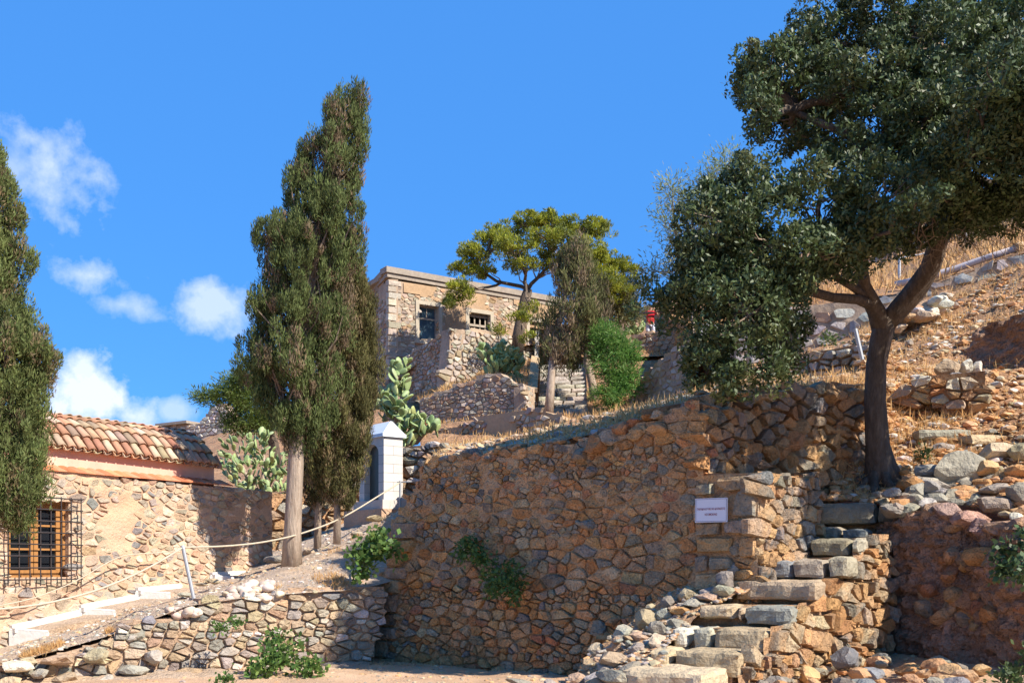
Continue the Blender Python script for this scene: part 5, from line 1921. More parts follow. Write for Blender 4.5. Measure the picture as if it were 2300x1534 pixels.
# gate post and ruined arch at the head of the flight
gp = empty('ruined_gateway', P(1300, 812, 43), 'dark ruined gateway of rough stones at the head of the far stairs', 'gateway')
fG = Face((1205, 43.6), (1420, 43.2))
masonry(gp, fG, [(1225, 822), (1225, 778), (1262, 762), (1330, 758), (1418, 752), (1418, 822), (1312, 822), (1308, 790), (1290, 784), (1276, 794), (1274, 822)], (0.16, .3), 141,
        [((.36, .25, .17), 3), ((.44, .32, .22), 2)], 'stone_far', 'plaster_far', joint=.03, proud=.05, max_parts=80, thick=.6, low=True, cell=.2)
gg = Geo()
gg.box(P(1206, 778, 42.6), (.09, 0, 0), (0, .09, 0), (0, 0, .62), (.62, .55, .45))
tag(gg.build('gate_post', 'stone_far'), 'pale slender stone post at the top left of the far stairs', 'post', kind='thing')

# right middle walls
fP = Face((1412, 37.5), (1575, 33.5))
wP = empty('plastered_wall', fP.at(2, 1, -.4), 'pinkish rough plastered terrace wall right of the green bush', 'wall')
masonry(wP, fP, [(1412, 925), (1420, 890), (1440, 850), (1475, 815), (1520, 782), (1580, 752), (1580, 925)], (0.14, .28), 151, [((.42, .29, .22), 3), ((.46, .36, .28), 2)], 'stone_far',
        'plaster_far', joint=.05, proud=.02, max_parts=100, thick=.6, low=True, cell=.2, back_mat='plaster_far')
fQ = Face((1400, 43.6), (1600, 41.6))
wQ = empty('ochre_stone_wall', fQ.at(2, 1, -.4), 'ochre dry stone wall below the person in red', 'wall')
masonry(wQ, fQ, [(1400, 905), (1404, 775), (1425, 757), (1460, 748), (1500, 745), (1550, 738), (1600, 730), (1600, 905)], (0.16, .3), 152, [((.46, .31, .19), 3), ((.42, .35, .27), 2), ((.38, .24, .16), 1)],
        'stone_far', 'mortar_far', joint=.04, proud=.06, max_parts=130, thick=.6, low=True, cell=.2)
# upper terrace wall on the right hillside
fU = Face((1640, 20.5), (2330, 18.6))
wU = empty('upper_terrace_wall', fU.at(3, 3.5, -.4), 'grey mortared terrace wall crossing the hillside behind the big tree', 'wall')
masonry(wU, fU, [(1640, 860), (1640, 735), (1780, 692), (1900, 682), (1990, 668), (2060, 652), (2140, 625), (2240, 590), (2330, 562), (2330, 650), (2200, 690), (2100, 735), (2000, 770), (1900, 800), (1780, 830)],
        (0.14, .3), 153, [((.36, .33, .30), 4), ((.44, .39, .33), 3), ((.42, .28, .18), 1)], 'stone_far', 'mortar_far', joint=.06, proud=.04, max_parts=240, thick=.5, low=True, wr=(.9, 2.0), cell=.1,
        back_mat='mortar_far')
fV = Face((1780, 15.8), (1975, 14.8))
wV = empty('low_rubble_wall', fV.at(.5, 2.6, -.2), 'low pale rubble wall behind the short tilted post', 'wall')
masonry(wV, fV, [(1790, 845), (1795, 805), (1840, 790), (1880, 785), (1925, 775), (1950, 785), (1975, 800), (1975, 845)], (0.1, .2), 154, FAR_LIT, 'stone_clean', 'hill', joint=.03, proud=.08,
        max_parts=60, thick=.25, wr=(.9, 1.8))
gg = Geo()
gg.tube([P(1937, 808, 13.8), P(1921, 739, 13.8)], .026, 10)
o = gg.build('tilted_post', 'steel')
tag(o, 'short tilted pale metal post in the dry grass left of the trunk', 'post', kind='thing')
for (sx, y0, y1, Yk, lab) in ((2020, 642, 576, 21.5, 'thin pale handrail post behind the trunk of the big tree'), (2169, 545, 500, 24, 'thin pale post high on the hillside seen through twigs')):
    gg = Geo()
    gg.tube([P(sx, y0, Yk), P(sx, y1, Yk)], .03, 8)
    tag(gg.build('handrail_post', 'steel'), lab, 'post', kind='thing')
gg = Geo()
gg.tube([P(2020, 580, 21.5), P(2065, 572, 21.8), P(2110, 560, 22)], .012, 6)
tag(gg.build('handrail', 'steel'), 'thin rail running right from the pale handrail post', 'rail', kind='thing')
kb = empty('painted_kerb', P(2200, 600, 19.6), 'long whitish pink painted kerb crossing the upper hillside', 'kerb')
gg = Geo()
gg.tube([P(2010, 640, 20.4), P(2085, 622, 20.2), P(2150, 603, 20.0), P(2220, 578, 19.7), P(2285, 558, 19.4)], .062, 10, wob=.1)
gg.build('kerb_band', 'pipe', kb, smooth=True)
gg = Geo()
gg.tube([P(2280, 560, 19.4), P(2297, 554, 19.4)], .10, 10)
gg.build('clay_end', 'plaster_far', kb, smooth=True)
fX = Face((1940, 31), (2420, 28))
wX = empty('high_ruin', fX.at(3, 8, -.4), 'ruined ochre wall high on the hillside glimpsed through the tree', 'ruin')
masonry(wX, fX, [(1960, 640), (1960, 560), (2020, 520), (2100, 505), (2160, 470), (2240, 440), (2420, 420), (2420, 600), (2200, 600)], (0.2, .45), 155,
        [((.46, .34, .22), 3), ((.40, .34, .28), 2)], 'stone_far', 'plaster_far', joint=.06, proud=.06, max_parts=120, thick=.6, low=True, cell=.2)
# far ruin on the left, behind the roof
fR = Face((360, 60), (500, 58))
ruin = empty('far_ruin', fR.at(1, 8, -.4), 'pale crumbling ruin peeping over the chapel roof beside the pine', 'ruin')
masonry(ruin, fR, [(366, 1010), (368, 957), (400, 953), (452, 952), (470, 925), (485, 910), (500, 905), (520, 930), (520, 1010)], (.16, .34), 161, [((.56, .50, .42), 3), ((.48, .42, .35), 2)],
        'stone_far', 'mortar_far', joint=.04, proud=.05, max_parts=60, thick=.6, low=True, cell=.25)
gg = Geo()
gg.prism([fR.at(-.1, fR.uv(366, 958)[1], .3), fR.at(2.2, fR.uv(366, 958)[1] + .05, .3), fR.at(2.2, fR.uv(366, 958)[1] + .2, .3), fR.at(-.1, fR.uv(366, 958)[1] + .14, .3)], -fR.n * 2)
gg.build('roof_slab', 'cap', ruin)

# ================================================================ NO SMOKING SIGN
sq = fm.pt(1610, 1146)
sgn = empty('sign', sq + fm.n * .09, 'white rectangular no smoking sign in Greek and English fixed to the wall', 'sign')
(su0, sv1), (su1, sv0) = fm.uv(1574, 1124), fm.uv(1646, 1172)
sv1 = fm.uv(1646, 1117)[1]
sv0 = fm.uv(1574, 1177)[1]
sh, sw = (fm.uv(1574, 1124)[1] - fm.uv(1574, 1177)[1]), su1 - su0
sc_u, sc_v = (su0 + su1) / 2, fm.uv(1610, 1146.5)[1]
rl = math.radians(-0.5)
eu = (fm.d * math.cos(rl) + fm.up * math.sin(rl))
ev_ = (fm.up * math.cos(rl) - fm.d * math.sin(rl))
so = fm.at(sc_u, sc_v, .105)


def sbox(x0, x1, y0, y1, w0, w1, name, mat):
    g3 = Geo()
    c = so + eu * (x0 + x1) / 2 + ev_ * (y0 + y1) / 2 + fm.n * (w0 + w1) / 2
    g3.box(c, eu * (x1 - x0) / 2, fm.n * (w1 - w0) / 2, ev_ * (y1 - y0) / 2)
    return g3.build(name, mat, sgn)


sbox(-sw / 2, sw / 2, -sh / 2, sh / 2, -.01, 0, 'plate', 'sign')
g3 = Geo()
bw, ins = .0022, .008
for (x0, x1, y0, y1) in ((-sw / 2 + ins, sw / 2 - ins, sh / 2 - ins - bw, sh / 2 - ins), (-sw / 2 + ins, sw / 2 - ins, -sh / 2 + ins, -sh / 2 + ins + bw),
                         (-sw / 2 + ins, -sw / 2 + ins + bw, -sh / 2 + ins + bw, sh / 2 - ins - bw), (sw / 2 - ins - bw, sw / 2 - ins, -sh / 2 + ins + bw, sh / 2 - ins - bw)):
    c = so + eu * (x0 + x1) / 2 + ev_ * (y0 + y1) / 2 + fm.n * .0012
    g3.box(c, eu * (x1 - x0) / 2, fm.n * .0012, ev_ * (y1 - y0) / 2)
g3.build('border', 'ink_dark', sgn)
for (txt, y_, wd, ht) in (('ΠΑΡΑΚΑΛΟΥΜΕ ΜΗ ΚΑΠΝΙΖΕΤΕ', .012, sw * .87, .021), ('NO SMOKING', -.038, sw * .38, .021)):
    cu_ = bpy.data.curves.new('lettering', 'FONT')
    cu_.body = txt
    cu_.size = 1.0
    cu_.extrude = 0.0
    cu_.offset = 0.012
    to = bpy.data.objects.new('lettering', cu_)
    COL.objects.link(to)
    bpy.context.view_layer.update()
    dg = bpy.context.evaluated_depsgraph_get()
    me = bpy.data.meshes.new_from_object(to.evaluated_get(dg))
    bpy.data.objects.remove(to)
    X = np.array([v.co[:] for v in me.vertices])
    lo_, hi_ = X.min(axis=0), X.max(axis=0)
    X = (X - (lo_ + hi_) / 2) / (hi_ - lo_ + 1e-9)
    W3 = [so + eu * (x[0] * wd) + ev_ * (x[1] * ht + y_) + fm.n * .0025 for x in X]
    fs = [tuple(p.vertices) for p in me.polygons]
    mesh_obj('lettering', W3, fs, 'ink_red', sgn)
    bpy.data.meshes.remove(me)

# ================================================================ TREES
rl_ = random.Random(201)


def skeleton(thing, base_pts, base_r, T, G, ells, mat_trunk, twig_every, rng, r_main=.05, r_twig=.008, fork=None, name='branches', n=7, stop=0.7, twig_mat='twig', main_to=None):
    """trunk, limbs to every crown lobe, twigs to a share of the tufts"""
    g = Geo()
    g.tube(base_pts, base_r, 12, wob=.18)
    g.build('trunk', mat_trunk, thing, smooth=True)
    fork = fork or base_pts[-1]
    g, tw = Geo(), Geo()
    nodes = [(Vector(p), 0.0, r_main * 1.2) for p in (fork if isinstance(fork, list) else [fork])]
    cen = [P(*e[:3]) for e in ells]
    order = sorted(range(len(ells)), key=lambda i_: min((cen[i_] - q_[0]).length for q_ in nodes[:]))
    for gi in order:
        c = cen[gi]
        best = min(nodes, key=lambda q_: (c - q_[0]).length + q_[1] * .35 + (1.5 if q_[0].z > c.z + .8 else 0))
        r0 = best[2] * .8
        pts = limb(g, best[0], c, r0, r0 * .62, rng, seg=6, n=n)
        dist = best[1] + (c - best[0]).length
        nodes.append((pts[3], best[1] + (pts[3] - best[0]).length, max(r0 * .85, r_main * .22)))
        nodes.append((c, dist, max(r0 * .62, r_main * .2)))
        idx = np.where(G == gi)[0]
        for i in idx[::twig_every]:
            a = pts[rng.randrange(2, len(pts))]
            limb(tw, a, a.lerp(Vector(T[i]), stop + .25), r_twig * 1.6, r_twig * .5, rng, seg=3, n=3, wig=.1)
    o = g.build(name, mat_trunk, thing, smooth=True)
    o['kind'] = 'stuff'
    if tw.v:
        o = tw.build('twigs', twig_mat, thing)
        o['kind'] = 'stuff'


# --- the big evergreen on the right
bt = empty('evergreen_tree', P(1975, 1070, 11.7), 'big dark leathery leaved tree with forked trunk spreading over the stairs', 'tree')
ELL = [(1790, 175, 11.6, 150, 95), (1730, 150, 11.2, 75, 60), (1700, 250, 11.0, 50, 55), (1880, 70, 11.8, 120, 90), (2010, 30, 11.6, 130, 90), (2130, 120, 11.2, 140, 120), (2260, 90, 11.4, 120, 110), (1940, 190, 11.2, 130, 100),
       (2240, 230, 11.0, 130, 110), (1790, 300, 11.8, 110, 55), (2080, 260, 10.9, 130, 95), (1930, 330, 11.2, 120, 80), (2200, 340, 11.0, 120, 85),
       (1690, 390, 11.0, 60, 40), (1660, 440, 11.0, 95, 75), (1620, 470, 11.2, 60, 50), (1560, 560, 10.9, 50, 60), (1545, 620, 10.9, 45, 50), (1600, 520, 10.8, 90, 90), (1720, 540, 10.7, 120, 95), (1590, 640, 10.7, 85, 80), (1840, 450, 10.9, 130, 90), (1990, 430, 10.8, 120, 85), (1850, 560, 10.7, 90, 70),
       (1480, 648, 11.0, 40, 38), (1450, 705, 11.0, 42, 26), (1510, 700, 10.9, 40, 45), (1660, 700, 10.6, 110, 90), (1590, 800, 10.7, 60, 65), (1640, 850, 10.6, 80, 45), (1750, 690, 10.8, 85, 80), (1775, 630, 10.9, 60, 50),
       (1720, 820, 10.6, 60, 40), (1790, 825, 10.8, 40, 28), (2110, 440, 10.9, 100, 60), (2230, 440, 11.0, 80, 45), (1950, 520, 10.9, 90, 55), (2340, 330, 11.0, 90, 90), (2380, 180, 11.2, 110, 120), (1920, 560, 10.9, 50, 60),
       (2060, 130, 12.4, 160, 110), (1900, 250, 12.6, 150, 100), (2200, 20, 12.4, 160, 70), (1700, 620, 11.8, 130, 110), (2100, 340, 12.4, 150, 80), (1650, 560, 11.9, 90, 80), (1760, 760, 11.4, 70, 60),
       (2110, 330, 9.9, 120, 80), (2250, 300, 9.6, 130, 95), (2400, 330, 9.6, 150, 110), (2280, 190, 9.8, 140, 90), (2480, 200, 9.4, 160, 120), (2460, 430, 9.3, 120, 90), (2120, 210, 10.0, 120, 80), (2560, 330, 9.0, 130, 110),
       (2330, 440, 9.9, 90, 50), (2400, 470, 10.4, 70, 60), (2480, 390, 10.3, 90, 80), (2430, 560, 10.6, 60, 45), (2560, 480, 10.0, 100, 80), (2500, 600, 10.3, 70, 50), (2640, 400, 9.6, 110, 100),
       (1885, 590, 12.0, 75, 42), (1990, 535, 12.0, 80, 45), (2060, 520, 12.1, 60, 40), (1860, 520, 12.0, 80, 50), (2200, 500, 11.9, 80, 40),
       (2170, 470, 10.0, 85, 42), (2270, 455, 9.8, 80, 48), (2060, 455, 10.2, 60, 45),
       (2200, 330, 9.1, 100, 70), (2330, 250, 8.8, 120, 90), (2440, 190, 8.5, 140, 100), (2370, 390, 8.9, 80, 50), (2600, 420, 8.9, 100, 80), (2720, 300, 8.6, 120, 100), (2860, 240, 8.4, 120, 100), (2240, 180, 8.8, 110, 80)]
# the crown leans forward of the trunk, over the stairs
ELL = [(e[0], e[1], e[2] if e[2] < 10.05 or e[0] > 2320 else e[2] - 1.25 + .25 * min(1, max(0, (420 - e[1]) / 300)), *e[3:]) for e in ELL]
T, O, G = ell_tufts(ELL, 108, .45)
keep = np.ones(len(T), bool)
# gaps where the sky shows
for (hx, hy, hr) in ((1460, 718, 38), (1470, 750, 30), (1770, 490, 26), (1835, 492, 30), (1955, 270, 26), (1960, 120, 22), (1975, 20, 26), (1870, 290, 26), (1720, 330, 22), (1940, 200, 18), (1790, 345, 16), (2010, 345, 22), (1660, 700, 14)):
    px = CX + T[:, 0] / T[:, 1] * F
    py = H0 - T[:, 2] / T[:, 1] * F
    keep &= ~(((px - hx) ** 2 + (py - hy) ** 2) < hr ** 2)
T, O, G = T[keep], O[keep], G[keep]
PER = 88
C, D, NN = clumps(T, O, PER, .115, 1.0, .35, .3, .5)
cols = tint_cols(len(T), PER, (.066, .092, .032), .25, .28, alt=(.10, .115, .04), alt_p=.15)
leaf_mesh('foliage', C, D, .050, .021, cols, 'leaf', bt, 'stuff', normal=NN * 1.0)
FKp = P(1985, 712, 11.55)
tb = [P(1985, 1090, 11.75), P(1978, 1045, 11.7), P(1970, 1000, 11.62), P(1966, 900, 11.6), P(1968, 820, 11.58), P(1978, 760, 11.56), P(1990, 715, 11.55)]
tr = [.27, .17, .13, .112, .108, .112, .125]


bt_fork = [P(2108, 540, 11.1), P(2125, 400, 10.6), P(1940, 640, 11.3), P(1930, 520, 10.6), P(1820, 655, 10.6), P(1770, 640, 10.1), P(1850, 560, 10.4), P(1990, 350, 10.4), P(1780, 250, 10.3), P(2200, 180, 10.2), P(2230, 80, 10.2), P(2300, 360, 10.4), P(2230, 420, 10.8)]


skeleton(bt, tb, tr, T, G, ELL, 'bark_dark', 4, rl_, r_main=.05, r_twig=.007, fork=bt_fork)
g = Geo()
g.tube([P(1988, 730, 11.55), P(2015, 700, 11.5), P(2055, 655, 11.4), P(2090, 600, 11.25), P(2108, 540, 11.1), P(2115, 470, 10.85), P(2125, 400, 10.6)], [.10, .115, .115, .11, .10, .085, .06], 12, wob=.15)
g.tube([P(1980, 735, 11.55), P(1968, 700, 11.5), P(1955, 675, 11.4), P(1940, 640, 11.3), P(1935, 590, 11.0), P(1930, 520, 10.6)], [.11, .10, .085, .07, .055, .04], 10, wob=.12)
g.tube([P(1960, 685, 11.45), P(1925, 672, 11.2), P(1870, 668, 10.9), P(1820, 655, 10.6), P(1770, 640, 10.1)], [.065, .055, .05, .045, .035], 9, wob=.1)
g.tube([P(1950, 670, 11.4), P(1915, 645, 11.1), P(1880, 625, 10.8), P(1850, 560, 10.4)], [.045, .04, .035, .025], 8, wob=.1)
g.tube([P(2110, 520, 11.0), P(2060, 430, 10.6), P(1990, 350, 10.4), P(1900, 300, 10.2), P(1780, 250, 10.3)], [.07, .06, .05, .04, .025], 8, wob=.1)
g.tube([P(2120, 420, 10.7), P(2160, 300, 10.3), P(2200, 180, 10.2), P(2230, 80, 10.2)], [.07, .06, .05, .03], 8, wob=.1)
g.tube([P(2105, 560, 11.15), P(2160, 480, 11.0), P(2230, 420, 10.8), P(2300, 360, 10.4)], [.05, .045, .035, .02], 8, wob=.1)
g.build('limb', 'bark_dark', bt, smooth=True)
# bare twiggy sprays hanging at the right
g = Geo()
for k in range(170):
    a = P(rl_.uniform(2050, 2330), rl_.uniform(400, 500), rl_.uniform(10.0, 11.4))
    b = a + Vector((rl_.uniform(-.3, .45), rl_.uniform(-.3, .3), rl_.uniform(-.5, -.02)))
    pts = limb(g, a, b, .007, .0022, rl_, seg=5, n=3, wig=.14)
    for m_ in range(3):
        p = pts[rl_.randrange(1, len(pts))]
        limb(g, p, p + Vector((rl_.uniform(-.15, .2), rl_.uniform(-.1, .1), rl_.uniform(-.22, .05))), .0035, .0015, rl_, seg=3, n=3, wig=.15)
o = g.build('bare_twigs', 'twig', bt)
o['kind'] = 'stuff'
g = Geo()
for k in range(9):
    an = k * .7
    a = P(1978, 1050, 11.7)
    b = a + Vector((math.cos(an) * .42, math.sin(an) * .3 - .1, -.26 + .1 * math.sin(an)))
    limb(g, a, b, .08, .03, rl_, seg=5, n=7, wig=.1)
g.build('roots', 'bark_dark', bt, smooth=True)


# --- cypresses
def cypress(name, label, profile, Y, trunk_pts, trunk_r, tufts, per, spread, L, W, base, alt, alt_p, seed, group=None, depth=.8, limbs=26, mat='cypress', up=.8, bark='bark_pale', stems=1, curl=0.0, gaps=()):
    """profile: list of (py, px left, px right)"""
    rng = random.Random(seed)
    th = empty(name, Vector(trunk_pts[0]), label, 'tree', group)
    ys_ = [p[0] for p in profile]
    TT, OO = [], []
    wsum = [(profile[i][2] - profile[i][1]) for i in range(len(profile))]
    while len(TT) < tufts:
        py = rng.uniform(ys_[0], ys_[-1])
        l, r = np.interp(py, ys_, [p[1] for p in profile]), np.interp(py, ys_, [p[2] for p in profile])
        l += (r - l) * (.09 + .16 * noise.noise(Vector((py * .022, seed, 0))) + .10 * noise.noise(Vector((py * .07, seed, 5))))
        r -= (r - l) * (.09 + .16 * noise.noise(Vector((py * .022, seed, 9))) + .10 * noise.noise(Vector((py * .07, seed, 15))))
        if rng.random() > (r - l) / max(wsum) + .05:
            continue
        an = rng.uniform(0, 2 * math.pi)
        rad = math.sqrt(rng.uniform(.30, 1.0))
        # lobes: clumpy branches leave hollows
        k = noise.noise(Vector((math.cos(an) * 1.6 + seed, math.sin(an) * 1.6, py * .02)))
        k2 = noise.noise(Vector((math.cos(an) * 3.2 + seed, math.sin(an) * 3.2, py * .055)))
        rad *= .92 + .42 * k + .55 * k2
        if (k < -.10 or k2 < -.20) and rng.random() < .92:
            continue
        cx_, hw = (l + r) / 2, (r - l) / 2
        px = cx_ + math.cos(an) * hw * rad
        dy = math.sin(an) * hw / F * Y * rad * depth
        if any((px - gx) ** 2 + (py - gy) ** 2 < gr * gr for gx, gy, gr in gaps):
            continue
        q = P(px, py, Y)
        q = Vector((q.x, q.y + dy, q.z))
        TT.append(q[:])
        OO.append((math.cos(an), math.sin(an), .0))
    TT, OO = np.array(TT), np.array(OO)
    per = int(per * 1.7)
    C, D, NN = clumps(TT, OO, per, spread * 1.6, 1.9, .5, up * 1.5, .38)
    W = W * .62
    L = L * 1.15
    cols = tint_cols(len(TT), per, base, .3, .22, alt=alt, alt_p=alt_p)
    leaf_mesh('foliage', C, D, L, W, cols, mat, th, 'stuff', normal=NN)
    g = Geo()
    g.tube(trunk_pts, trunk_r, 12, wob=.15)
    g.build('trunk', bark, th, smooth=True)
    g = Geo()
    tpx = [Vector(p) for p in trunk_pts]
    for i in rng.sample(range(len(TT)), min(limbs, len(TT))):
        q = Vector(TT[i])
        zz = q.z - abs(rng.uniform(.5, 1.3)) * (profile[0][0] * 0 + 1)
        best = min(tpx, key=lambda p: abs(p.z - zz))
        a = Vector((best.x, best.y, min(max(zz, tpx[0].z + (tpx[-1].z - tpx[0].z) * .3), tpx[-1].z)))
        # interpolate the trunk's own line
        for m_ in range(len(tpx) - 1):
            if tpx[m_].z <= a.z <= tpx[m_ + 1].z:
                a = tpx[m_].lerp(tpx[m_ + 1], (a.z - tpx[m_].z) / max(1e-6, tpx[m_ + 1].z - tpx[m_].z))
        limb(g, a, q, trunk_r[0] * .16, trunk_r[0] * .04, rng, seg=5, n=4, wig=.08)
    o = g.build('branches', 'twig', th)
    o['kind'] = 'stuff'
    return th


CYG = (.105, .130, .042)
CYB = (.20, .145, .085)
YC = 13.4
mainp = [(200, 770, 825), (215, 730, 828), (230, 722, 822), (262, 714, 828), (300, 712, 826), (330, 680, 822), (352, 658, 815), (400, 640, 822), (440, 624, 816), (500, 612, 835), (520, 566, 822), (560, 570, 815), (620, 580, 800),
         (680, 552, 795), (740, 560, 780), (790, 540, 770), (830, 538, 775), (880, 556, 770), (930, 590, 765), (970, 625, 730), (1005, 645, 690)]
trunk = [P(655, 1275, YC), P(657, 1200, YC), P(661, 1100, YC), P(666, 1000, YC), P(672, 880, YC), P(690, 700, YC), P(715, 500, YC), P(750, 350, YC), P(780, 220, YC)]
cypress('cypress_tree', 'tallest cypress with thick pale trunk beside the chapel corner', mainp, YC, trunk, [.135, .11, .10, .095, .085, .07, .05, .03, .012], 1180, 72, .056, .05, .018,
        CYG, CYB, .17, 301, depth=.8, limbs=260, gaps=((712, 640, 17), (700, 705, 9), (745, 575, 9), (690, 480, 9), (776, 400, 9), (735, 300, 7)))
secp = [(590, 740, 815), (640, 745, 835), (700, 735, 848), (760, 725, 852), (840, 700, 852), (900, 690, 848), (960, 690, 838), (1020, 680, 834), (1060, 690, 826), (1100, 715, 800), (1125, 740, 785)]
t2 = [P(757, 1222, 14.2), P(757, 1150, 14.2), P(760, 1060, 14.2), P(765, 900, 14.2), P(772, 750, 14.2), P(780, 620, 14.2)]
cypress('cypress_tree', 'browner second cypress whose slim trunk stands nearest the shrine', secp, 14.2, t2, [.055, .045, .042, .04, .03, .015], 1000, 64, .056, .048, .017,
        (.115, .105, .038), (.26, .19, .105), .2, 302, depth=.9, limbs=150)
thp = [(980, 640, 740), (1030, 650, 750), (1080, 668, 745), (1110, 680, 740), (1125, 695, 730)]
t3 = [P(713, 1236, 14.9), P(714, 1150, 14.9), P(716, 1060, 14.9), P(715, 980, 14.9)]
cypress('cypress_tree', 'thin shaded cypress stem standing between the two paler trunks', thp, 14.9, t3, [.055, .045, .04, .03], 160, 44, .06, .06, .018,
        (.075, .075, .03), (.22, .16, .09), .3, 303, limbs=30)
lp = [(345, -60, 0), (380, -70, 12), (430, -80, 32), (480, -80, 44), (540, -90, 50), (620, -95, 52), (700, -100, 72), (770, -105, 96), (830, -110, 108), (900, -110, 108), (960, -110, 102), (1020, -105, 96),
      (1080, -100, 98), (1120, -90, 92), (1160, -60, 84), (1175, -30, 60)]
t4 = [P(-45, 1500, 10.2), P(-43, 1300, 10.2), P(-42, 1150, 10.2), P(-40, 900, 10.2), P(-40, 600, 10.2), P(-38, 420, 10.2), P(-36, 330, 10.2)]
cypress('cypress_tree', 'full green cypress cut by the left edge in front of the chapel window', lp, 10.2, t4, [.12, .10, .09, .08, .06, .03, .01], 1150, 80, .05, .04, .017,
        (.125, .150, .048), (.20, .155, .08), .14, 304, depth=1.0, limbs=60, up=.6)
# dry cypress in front of the far stairs
dp = [(545, 1275, 1320), (600, 1245, 1345), (660, 1225, 1355), (720, 1205, 1350), (770, 1205, 1330), (810, 1215, 1300), (838, 1225, 1262)]
t5 = [P(1233, 928, 36.4), P(1237, 870, 36.5), P(1240, 820, 36.6), P(1252, 740, 36.8), P(1275, 640, 36.8), P(1295, 560, 36.8)]
cypress('cypress_tree', 'half dry brownish cypress on a pale slim trunk before the far stairs', dp, 36.8, t5, [.17, .14, .13, .10, .07, .03], 230, 44, .15, .15, .05,
        (.135, .135, .05), (.24, .18, .11), .35, 305, limbs=150, gaps=((1290, 640, 12), (1260, 700, 8)))
dp2 = [(640, 1290, 1370), (700, 1290, 1372), (750, 1295, 1360), (790, 1300, 1345)]
t6 = [P(1336, 905, 38.0), P(1330, 860, 38.1), P(1318, 810, 38.2), P(1318, 760, 38.3), P(1325, 680, 38.3)]
cypress('cypress_tree', 'crooked grey trunked cypress leaning at the right of the far stairs', dp2, 38.2, t6, [.17, .15, .14, .10, .05], 110, 40, .16, .15, .045,
        (.085, .085, .034), (.17, .13, .08), .35, 306, limbs=80)

# --- the umbrella pine on the terrace
pn = empty('pine_tree', P(1165, 775, 42.2), 'spreading umbrella pine with yellow green crown in front of the old house', 'tree')
PE = [(1060, 570, 42, 40, 26), (1105, 545, 42, 45, 26), (1150, 560, 41, 55, 30), (1130, 525, 43, 45, 22), (1190, 500, 43, 45, 28), (1240, 500, 43, 42, 26), (1285, 520, 43, 45, 30), (1340, 520, 43, 36, 32), (1230, 540, 41.5, 70, 28),
      (1175, 600, 41, 38, 20), (1080, 610, 42, 40, 20), (1040, 600, 42, 25, 20), (1310, 570, 42, 60, 35), (1360, 590, 42.5, 45, 34), (1300, 610, 42, 50, 34), (1240, 590, 42, 50, 26), (1400, 605, 43, 38, 24), (1345, 640, 42, 60, 42), (1385, 650, 43, 40, 30), (1030, 655, 40.5, 32, 26), (1010, 680, 40.5, 20, 16),
      (1170, 715, 40, 26, 12), (1120, 738, 40, 18, 12), (1190, 690, 40.5, 22, 12), (1180, 755, 40, 16, 12)]
T, O, G = ell_tufts(PE, 46, .35)
low = O[:, 2] < -.25
kp = ~low | (NP.random(len(T)) < .35)
T, O, G = T[kp], O[kp], G[kp]
C, D, NN = clumps(T, O, 60, .24, .7, .6, .6, .4)
cc = tint_cols(len(T), 60, (.26, .27, .025), .22, .2, alt=(.14, .16, .03), alt_p=.3)
leaf_mesh('foliage', C, D, .15, .035, cc, 'soft_leaf', pn, 'stuff', normal=NN)
trp = [P(1160, 790, 42.2), P(1166, 740, 42.2), P(1174, 700, 42.2), P(1180, 672, 42.2), P(1186, 650, 42.2)]
skeleton(pn, trp, [.27, .22, .20, .20, .17], T, G, PE, 'bark_dark', 3, rl_, r_main=.085, r_twig=.022)

# --- low dark pine behind the tall cypress
p2 = empty('pine_tree', P(560, 1000, 24), 'small bright green pine leaning out left from behind the tall cypress', 'tree')
PE2 = [(470, 893, 23, 36, 16), (450, 888, 23, 20, 12), (510, 872, 23, 40, 26), (540, 850, 23, 35, 24), (545, 905, 23.2, 50, 30), (580, 870, 23.5, 45, 40), (530, 950, 23.4, 50, 25), (590, 940, 23.6, 55, 40)]
T, O, G = ell_tufts(PE2, 120, .3)
C, D = tufts_to_leaves(T, O, 46, .085, .6, .5, .6)
cc = tint_cols(len(T), 46, (.105, .145, .03), .25, .2)
leaf_mesh('foliage', C, D, .10, .018, cc, 'soft_leaf', p2, 'stuff', normal=np.repeat(O, 46, axis=0))
skeleton(p2, [P(620, 1060, 24), P(615, 1000, 24), P(600, 960, 23.8)], [.14, .12, .1], T, G, PE2, 'bark_dark', 5, rl_, r_main=.05, r_twig=.012)

# --- olive coloured shrub behind the pine, bright bush, wispy tree
def bush(name, label, ells, dens, per, spread, L, W, base, mat, trunk, cat='bush', shell=.4, alt=None, alt_p=0, dev=.2, up=.3, twig=6, r_main=.02, r_twig=.005, bark='twig', outw=.6, group=None, rnd=.6):
    th = empty(name, Vector(trunk[0]), label, cat, group)
    T, O, G = ell_tufts(ells, dens, shell)
    C, D = tufts_to_leaves(T, O, per, spread, outw, up, rnd)
    cc = tint_cols(len(T), per, base, dev, .18, alt=alt, alt_p=alt_p)
    leaf_mesh('foliage', C, D, L, W, cc, mat, th, 'stuff', normal=np.repeat(O, per, axis=0))
    g = Geo()
    for gi, e in enumerate(ells):
        pts = limb(g, trunk[-1], P(*e[:3]), r_main, r_main * .4, rl_, seg=4, n=5)
        for i in np.where(G == gi)[0][::twig]:
            a = pts[rl_.randrange(1, len(pts))]
            limb(g, a, Vector(T[i]), r_twig, r_twig * .4, rl_, seg=2, n=3)
    if len(trunk) > 1:
        g.tube(trunk, r_main * 1.6, 7)
    o = g.build('stems', bark, th)
    return th


